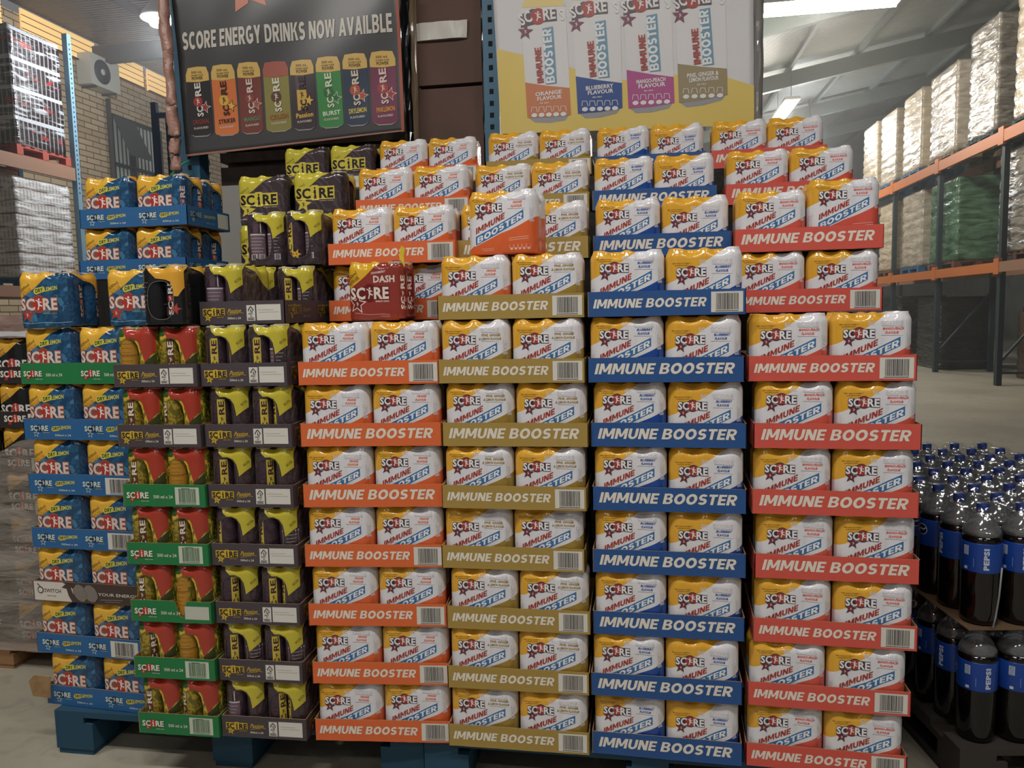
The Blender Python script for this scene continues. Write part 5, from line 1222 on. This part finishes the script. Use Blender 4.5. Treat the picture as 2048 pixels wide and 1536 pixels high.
# ================================================================== BLACK STACK BEHIND THE LEFT END
pallet((-2.24, .93, 0), 0, 1.0, .8, '#9a7350', 'plain wooden pallet under the film-covered black stack', None, h=.10)
for k in range(1, 8):
    z = .10+LAYER*(k-1)
    for i, cx in enumerate((-1.985, -2.386)):
        tray('black', WL, DL, 'black', (cx, .55+DL/2, z), 0, 'black tray with white lettering, %s layer of the film-covered %s stack' % (ORD[k], ('near', 'outer')[i]), 'trays of the black stack')
        for s in (-1, 1):
            pack('black', 0, (cx+s*(PW/2-.0004), .5555+PD/2, z+.0022), 0, 'black six-pack with yellow corner, %s half of the %s tray, %s black stack' % ('left' if s < 0 else 'right', ORD[k], ('near', 'outer')[i]), 'six-packs of the black stack', sx=.98)
load(-2.58, -1.80, .825, 1.33, .102, .10+7*LAYER-.01, DARKW.m, 'dark wrapped stock behind the black six-packs', None, tiers=7, amp=.004, ridge=.002, seed=61)
g = G('stretch_film'); tr = g.node('ShaderNodeBsdfTransparent'); tr.inputs[0].default_value = (.93, .92, .90, 1)
tc = g.node('ShaderNodeTexCoord'); mp = g.node('ShaderNodeMapping'); mp.inputs['Scale'].default_value = (1.5, 1.5, 6); g.L.new(tc.outputs['Object'], mp.inputs[0]); nz = g.node('ShaderNodeTexNoise'); nz.inputs['Scale'].default_value = 3; nz.inputs['Detail'].default_value = 4; nz.inputs['Distortion'].default_value = .3; g.L.new(mp.outputs[0], nz.inputs['Vector'])
g.b.inputs['Base Color'].default_value = lin('#b3aaa0'); g.b.inputs['Roughness'].default_value = .2; g.b.inputs['Specular IOR Level'].default_value = .9
bp = g.node('ShaderNodeBump'); bp.inputs['Strength'].default_value = 1.0; bp.inputs['Distance'].default_value = .03; g.L.new(nz.outputs[0], bp.inputs['Height']); g.L.new(bp.outputs[0], g.b.inputs['Normal'])
mx = g.node('ShaderNodeMixShader'); g.L.new(g.math('MULTIPLY_ADD', ramp(g, nz.outputs[0], .42, .66), .28, .40), mx.inputs[0]); g.L.new(tr.outputs[0], mx.inputs[1]); g.L.new(g.b.outputs[0], mx.inputs[2])
g.L.new(mx.outputs[0], g.N['Material Output'].inputs[0]); FILM = g.m
def film_sheet(pts_fn, nx, nz, name, label, cat):
    vs = []; fs = []
    for j in range(nz+1):
        for i in range(nx+1): vs.append(pts_fn(i/nx, j/nz))
    for j in range(nz):
        for i in range(nx): a = j*(nx+1)+i; fs.append((a, a+1, a+nx+2, a+nx+1))
    o = MB().add(vs, fs, FILM, True).obj(name); return tag(o, label, cat)
def fz(u, v):
    x = -2.62+.86*u; top = .93+.16*noise.noise(Vector((u*3, 1, 0)))-.10*(u-.5); z = .085+(top-.085)*v
    return (x, .535-.008*abs(noise.noise(Vector((x*8, z*14, 0))))-.004*math.sin(z*36)-.02*(1-v)**8, z)
film_sheet(fz, 40, 50, 'stretch_film', 'torn clear stretch film around the lower part of the black stack', 'plastic film')
def ft(u, v):
    x = -2.6+.82*u; y = .54+.5*v; return (x, y, 1.303+.018*abs(noise.noise(Vector((x*6, y*6, 3))))+.012*math.sin(PI*v))
vs = []; fs = []
o = MB(); n_ = 24
o.add([ft(i/n_, j/n_) for j in range(n_+1) for i in range(n_+1)], [(j*(n_+1)+i, j*(n_+1)+i+1, (j+1)*(n_+1)+i+1, (j+1)*(n_+1)+i) for j in range(n_) for i in range(n_)], mat('white_plastic', '#dfe0e2', .25), True)
o = o.obj('plastic_sheet'); tag(o, 'white plastic sheet lying on top of the black stack', 'plastic sheet')

# ================================================================== BOTTLES AT THE RIGHT
g = G('cola_bottle'); tc = g.node('ShaderNodeTexCoord'); o3 = g.xyz(tc.outputs['Object'])
LIQ = mat('cola_liquid', '#0d0909', .08, spec=.6)
GLS = G('clear_plastic'); t1 = GLS.node('ShaderNodeBsdfTransparent'); t1.inputs[0].default_value = (.86, .88, .88, 1); gl = GLS.node('ShaderNodeBsdfGlossy'); gl.inputs['Roughness'].default_value = .08; fr = GLS.node('ShaderNodeFresnel'); fr.inputs[0].default_value = 1.5
df = GLS.node('ShaderNodeBsdfDiffuse'); df.inputs[0].default_value = lin('#b9bcbb'); m0 = GLS.node('ShaderNodeMixShader'); m0.inputs[0].default_value = .22; GLS.L.new(t1.outputs[0], m0.inputs[1]); GLS.L.new(df.outputs[0], m0.inputs[2])  # grey diffuse mixed in to stand for the film's reflections
m2 = GLS.node('ShaderNodeMixShader'); GLS.L.new(GLS.math('MULTIPLY_ADD', fr.outputs[0], .8, .12), m2.inputs[0]); GLS.L.new(m0.outputs[0], m2.inputs[1]); GLS.L.new(gl.outputs[0], m2.inputs[2]); GLS.L.new(m2.outputs[0], GLS.N['Material Output'].inputs[0])
BLU = mat('bottle_label_blue', '#1a459c', .3); CAPM = mat('bottle_cap_blue', '#1c3a80', .35)
BH = .335; BR = .0502
mb = MB(); mb.lathe([(.030, 0.0), (.046, .004), (BR, .018), (BR, .235), (BR-.001, .250)], LIQ, 24); BODY = mb.mesh('bottle_body')
mb = MB(); mb.lathe([(BR-.001, .2502), (.0475, .262), (.036, .283), (.023, .300), (.0145, .310), (.0135, .322)], GLS.m, 24); NECK = mb.mesh('clear_neck')
mb = MB(); mb.lathe([(.0155, .3125), (.0165, .314), (.0165, .333), (.0150, .335)], CAPM, 20); CAPQ = mb.mesh('cap')
mb = MB(); mb.lathe([(BR+.0006, .150), (BR+.0010, .152), (BR+.0010, .230), (BR+.0006, .232)], BLU, 28)
A = Art(); wl = ink('#c9d3e6')
A.text('PEPSI', (.006, .160), (0, 1), (-1, 0), .0125, wl, 2, .05, .060); A.line([(-.030, .165), (-.030, .190)], .0016, ink('#6f8fca'), 2)
A.rect(-.058, .196, -.044, .222, wl, 2)
for q in range(6): A.line([(-.0565, .199+q*.004), (-.0455, .199+q*.004)], .0014, ink('#39548f'), 3)
A.rect(-.055, .156, -.046, .164, wl, 2)
for ang in (.075, -.105):
    A.disc(ang, .200, .0175, wl, 2, 24); A.disc(ang, .200, .0150, ink('#16224a'), 3, 24); A.line([(ang-.013, .196), (ang-.004, .203), (ang+.004, .199), (ang+.013, .206)], .004, wl, 4)
A.onto(mb, lambda s, z, l: ((BR+.0010+.0003*l)*math.cos(s/BR), (BR+.0010+.0003*l)*math.sin(s/BR), z), cut=.005)
LAB = mb.mesh('label')
def bottle(x, y, z, rz, label, group):
    t = empty('cola_bottle', (x, y, z), rz); tag(t, label, 'bottle', group)
    for nm, me in (('bottle_body', BODY), ('clear_neck', NECK), ('cap', CAPQ), ('label', LAB)): new_obj(nm, me, t)
    return t
pallet((1.389, .753, 0), math.radians(7.5), .67, 1.06, '#3a3430', 'dark pallet under the cola bottles right of the coral stack', None, h=.128)
rb = random.Random(5)
ROWS = ['front', 'second', 'third', 'fourth', 'fifth', 'sixth', 'seventh', 'eighth', 'ninth']; COLS = ['nearest the coral stack', 'second from the coral stack', 'third from the coral stack', 'fourth from the coral stack', 'fifth from the coral stack', 'sixth from the coral stack']
def proj(p): d = Vector(p)-CAM; return 1024+F_PX*d.dot(R_)/d.dot(_f), 768-F_PX*d.dot(U_)/d.dot(_f)
for lay, z in ((0, .130), (1, .468)):
    for j in range(9):
        for i in range(6):
            x = 1.193+.1055*i-.017*j; y = .262+.013*i+.1145*j
            first = (-1.70 if i == 0 and j == 0 else rb.uniform(-3.0, 1.0)) if lay else rb.uniform(-2.7, -.6)
            bottle(x, y, z, first, 'cola bottle with blue cap, %s row, %s, %s layer' % (ROWS[j], COLS[i], ('lower', 'upper')[lay]), 'cola bottles, %s layer' % ('lower', 'upper')[lay])
# brown layer pad between the bottle layers, shrink film over the caps
o = MB().box(-.321, .321, -.525, .525, 0, .002, mat('card_dark', '#6b543c', .8)).obj('layer_pad'); o.location = (1.389, .753, .4655); o.rotation_euler = (0, 0, math.radians(7.5)); tag(o, 'brown cardboard sheet between the two layers of cola bottles', 'cardboard')
clear = G('shrink_clear'); t1 = clear.node('ShaderNodeBsdfTransparent'); t1.inputs[0].default_value = (.97, .97, .98, 1); gl = clear.node('ShaderNodeBsdfGlossy'); gl.inputs['Roughness'].default_value = .12
tc = clear.node('ShaderNodeTexCoord'); nz = clear.node('ShaderNodeTexNoise'); nz.inputs['Scale'].default_value = 30; clear.L.new(tc.outputs['Object'], nz.inputs['Vector']); bp = clear.node('ShaderNodeBump'); bp.inputs['Strength'].default_value = .5; bp.inputs['Distance'].default_value = .01; clear.L.new(nz.outputs[0], bp.inputs['Height']); clear.L.new(bp.outputs[0], gl.inputs['Normal'])
m2 = clear.node('ShaderNodeMixShader'); m2.inputs[0].default_value = .10; clear.L.new(t1.outputs[0], m2.inputs[1]); clear.L.new(gl.outputs[0], m2.inputs[2]); clear.L.new(m2.outputs[0], clear.N['Material Output'].inputs[0])
def drape(u, v):
    i = u*5.9-.45; j = v*8.9-.45; x = 1.193+.1055*i-.017*j; y = .262+.013*i+.1145*j
    d = math.hypot((i-round(i))*.1055, (j-round(j))*.1145); z = .468+BH+.0035-.040*sm((d-.024)/.034)
    return (x, y, z)
n_ = 130; mb = MB(); mb.add([drape(i/n_, j/n_) for j in range(n_+1) for i in range(n_+1)], [(j*(n_+1)+i, j*(n_+1)+i+1, (j+1)*(n_+1)+i+1, (j+1)*(n_+1)+i) for j in range(n_) for i in range(n_)], clear.m, True)
o = mb.obj('shrink_film_sheet'); tag(o, 'clear shrink film draped over the blue caps of the cola bottles', 'plastic film')
o = MB().tube([(1.222, .203, .64), (1.218, .204, .56), (1.212, .206, .50), (1.203, .200, .47)], .0025, mat('film_seam', '#8f979b', .3), 6).obj('film_seam'); tag(o, 'pale film seam running down the front cola bottle', 'plastic film')

# ================================================================== ADDED VEIL behind the display: a scatter volume in place of lens haze
g = bpy.data.materials.new('veil_scatter'); g.use_nodes = True; N = g.node_tree.nodes; N.remove(N['Principled BSDF'])
v = N.new('ShaderNodeVolumeScatter'); v.inputs['Density'].default_value = .009; v.inputs['Anisotropy'].default_value = .35; v.inputs[0].default_value = (.95, .97, .97, 1)
g.node_tree.links.new(v.outputs[0], N['Material Output'].inputs['Volume'])
hz = MB().box(XL+.3, XR-.2, 2.4, YB-.3, .02, 8.4, g).obj('haze'); tag(hz, 'thin added veil of haze in the hall behind the display', 'haze', kind='stuff')
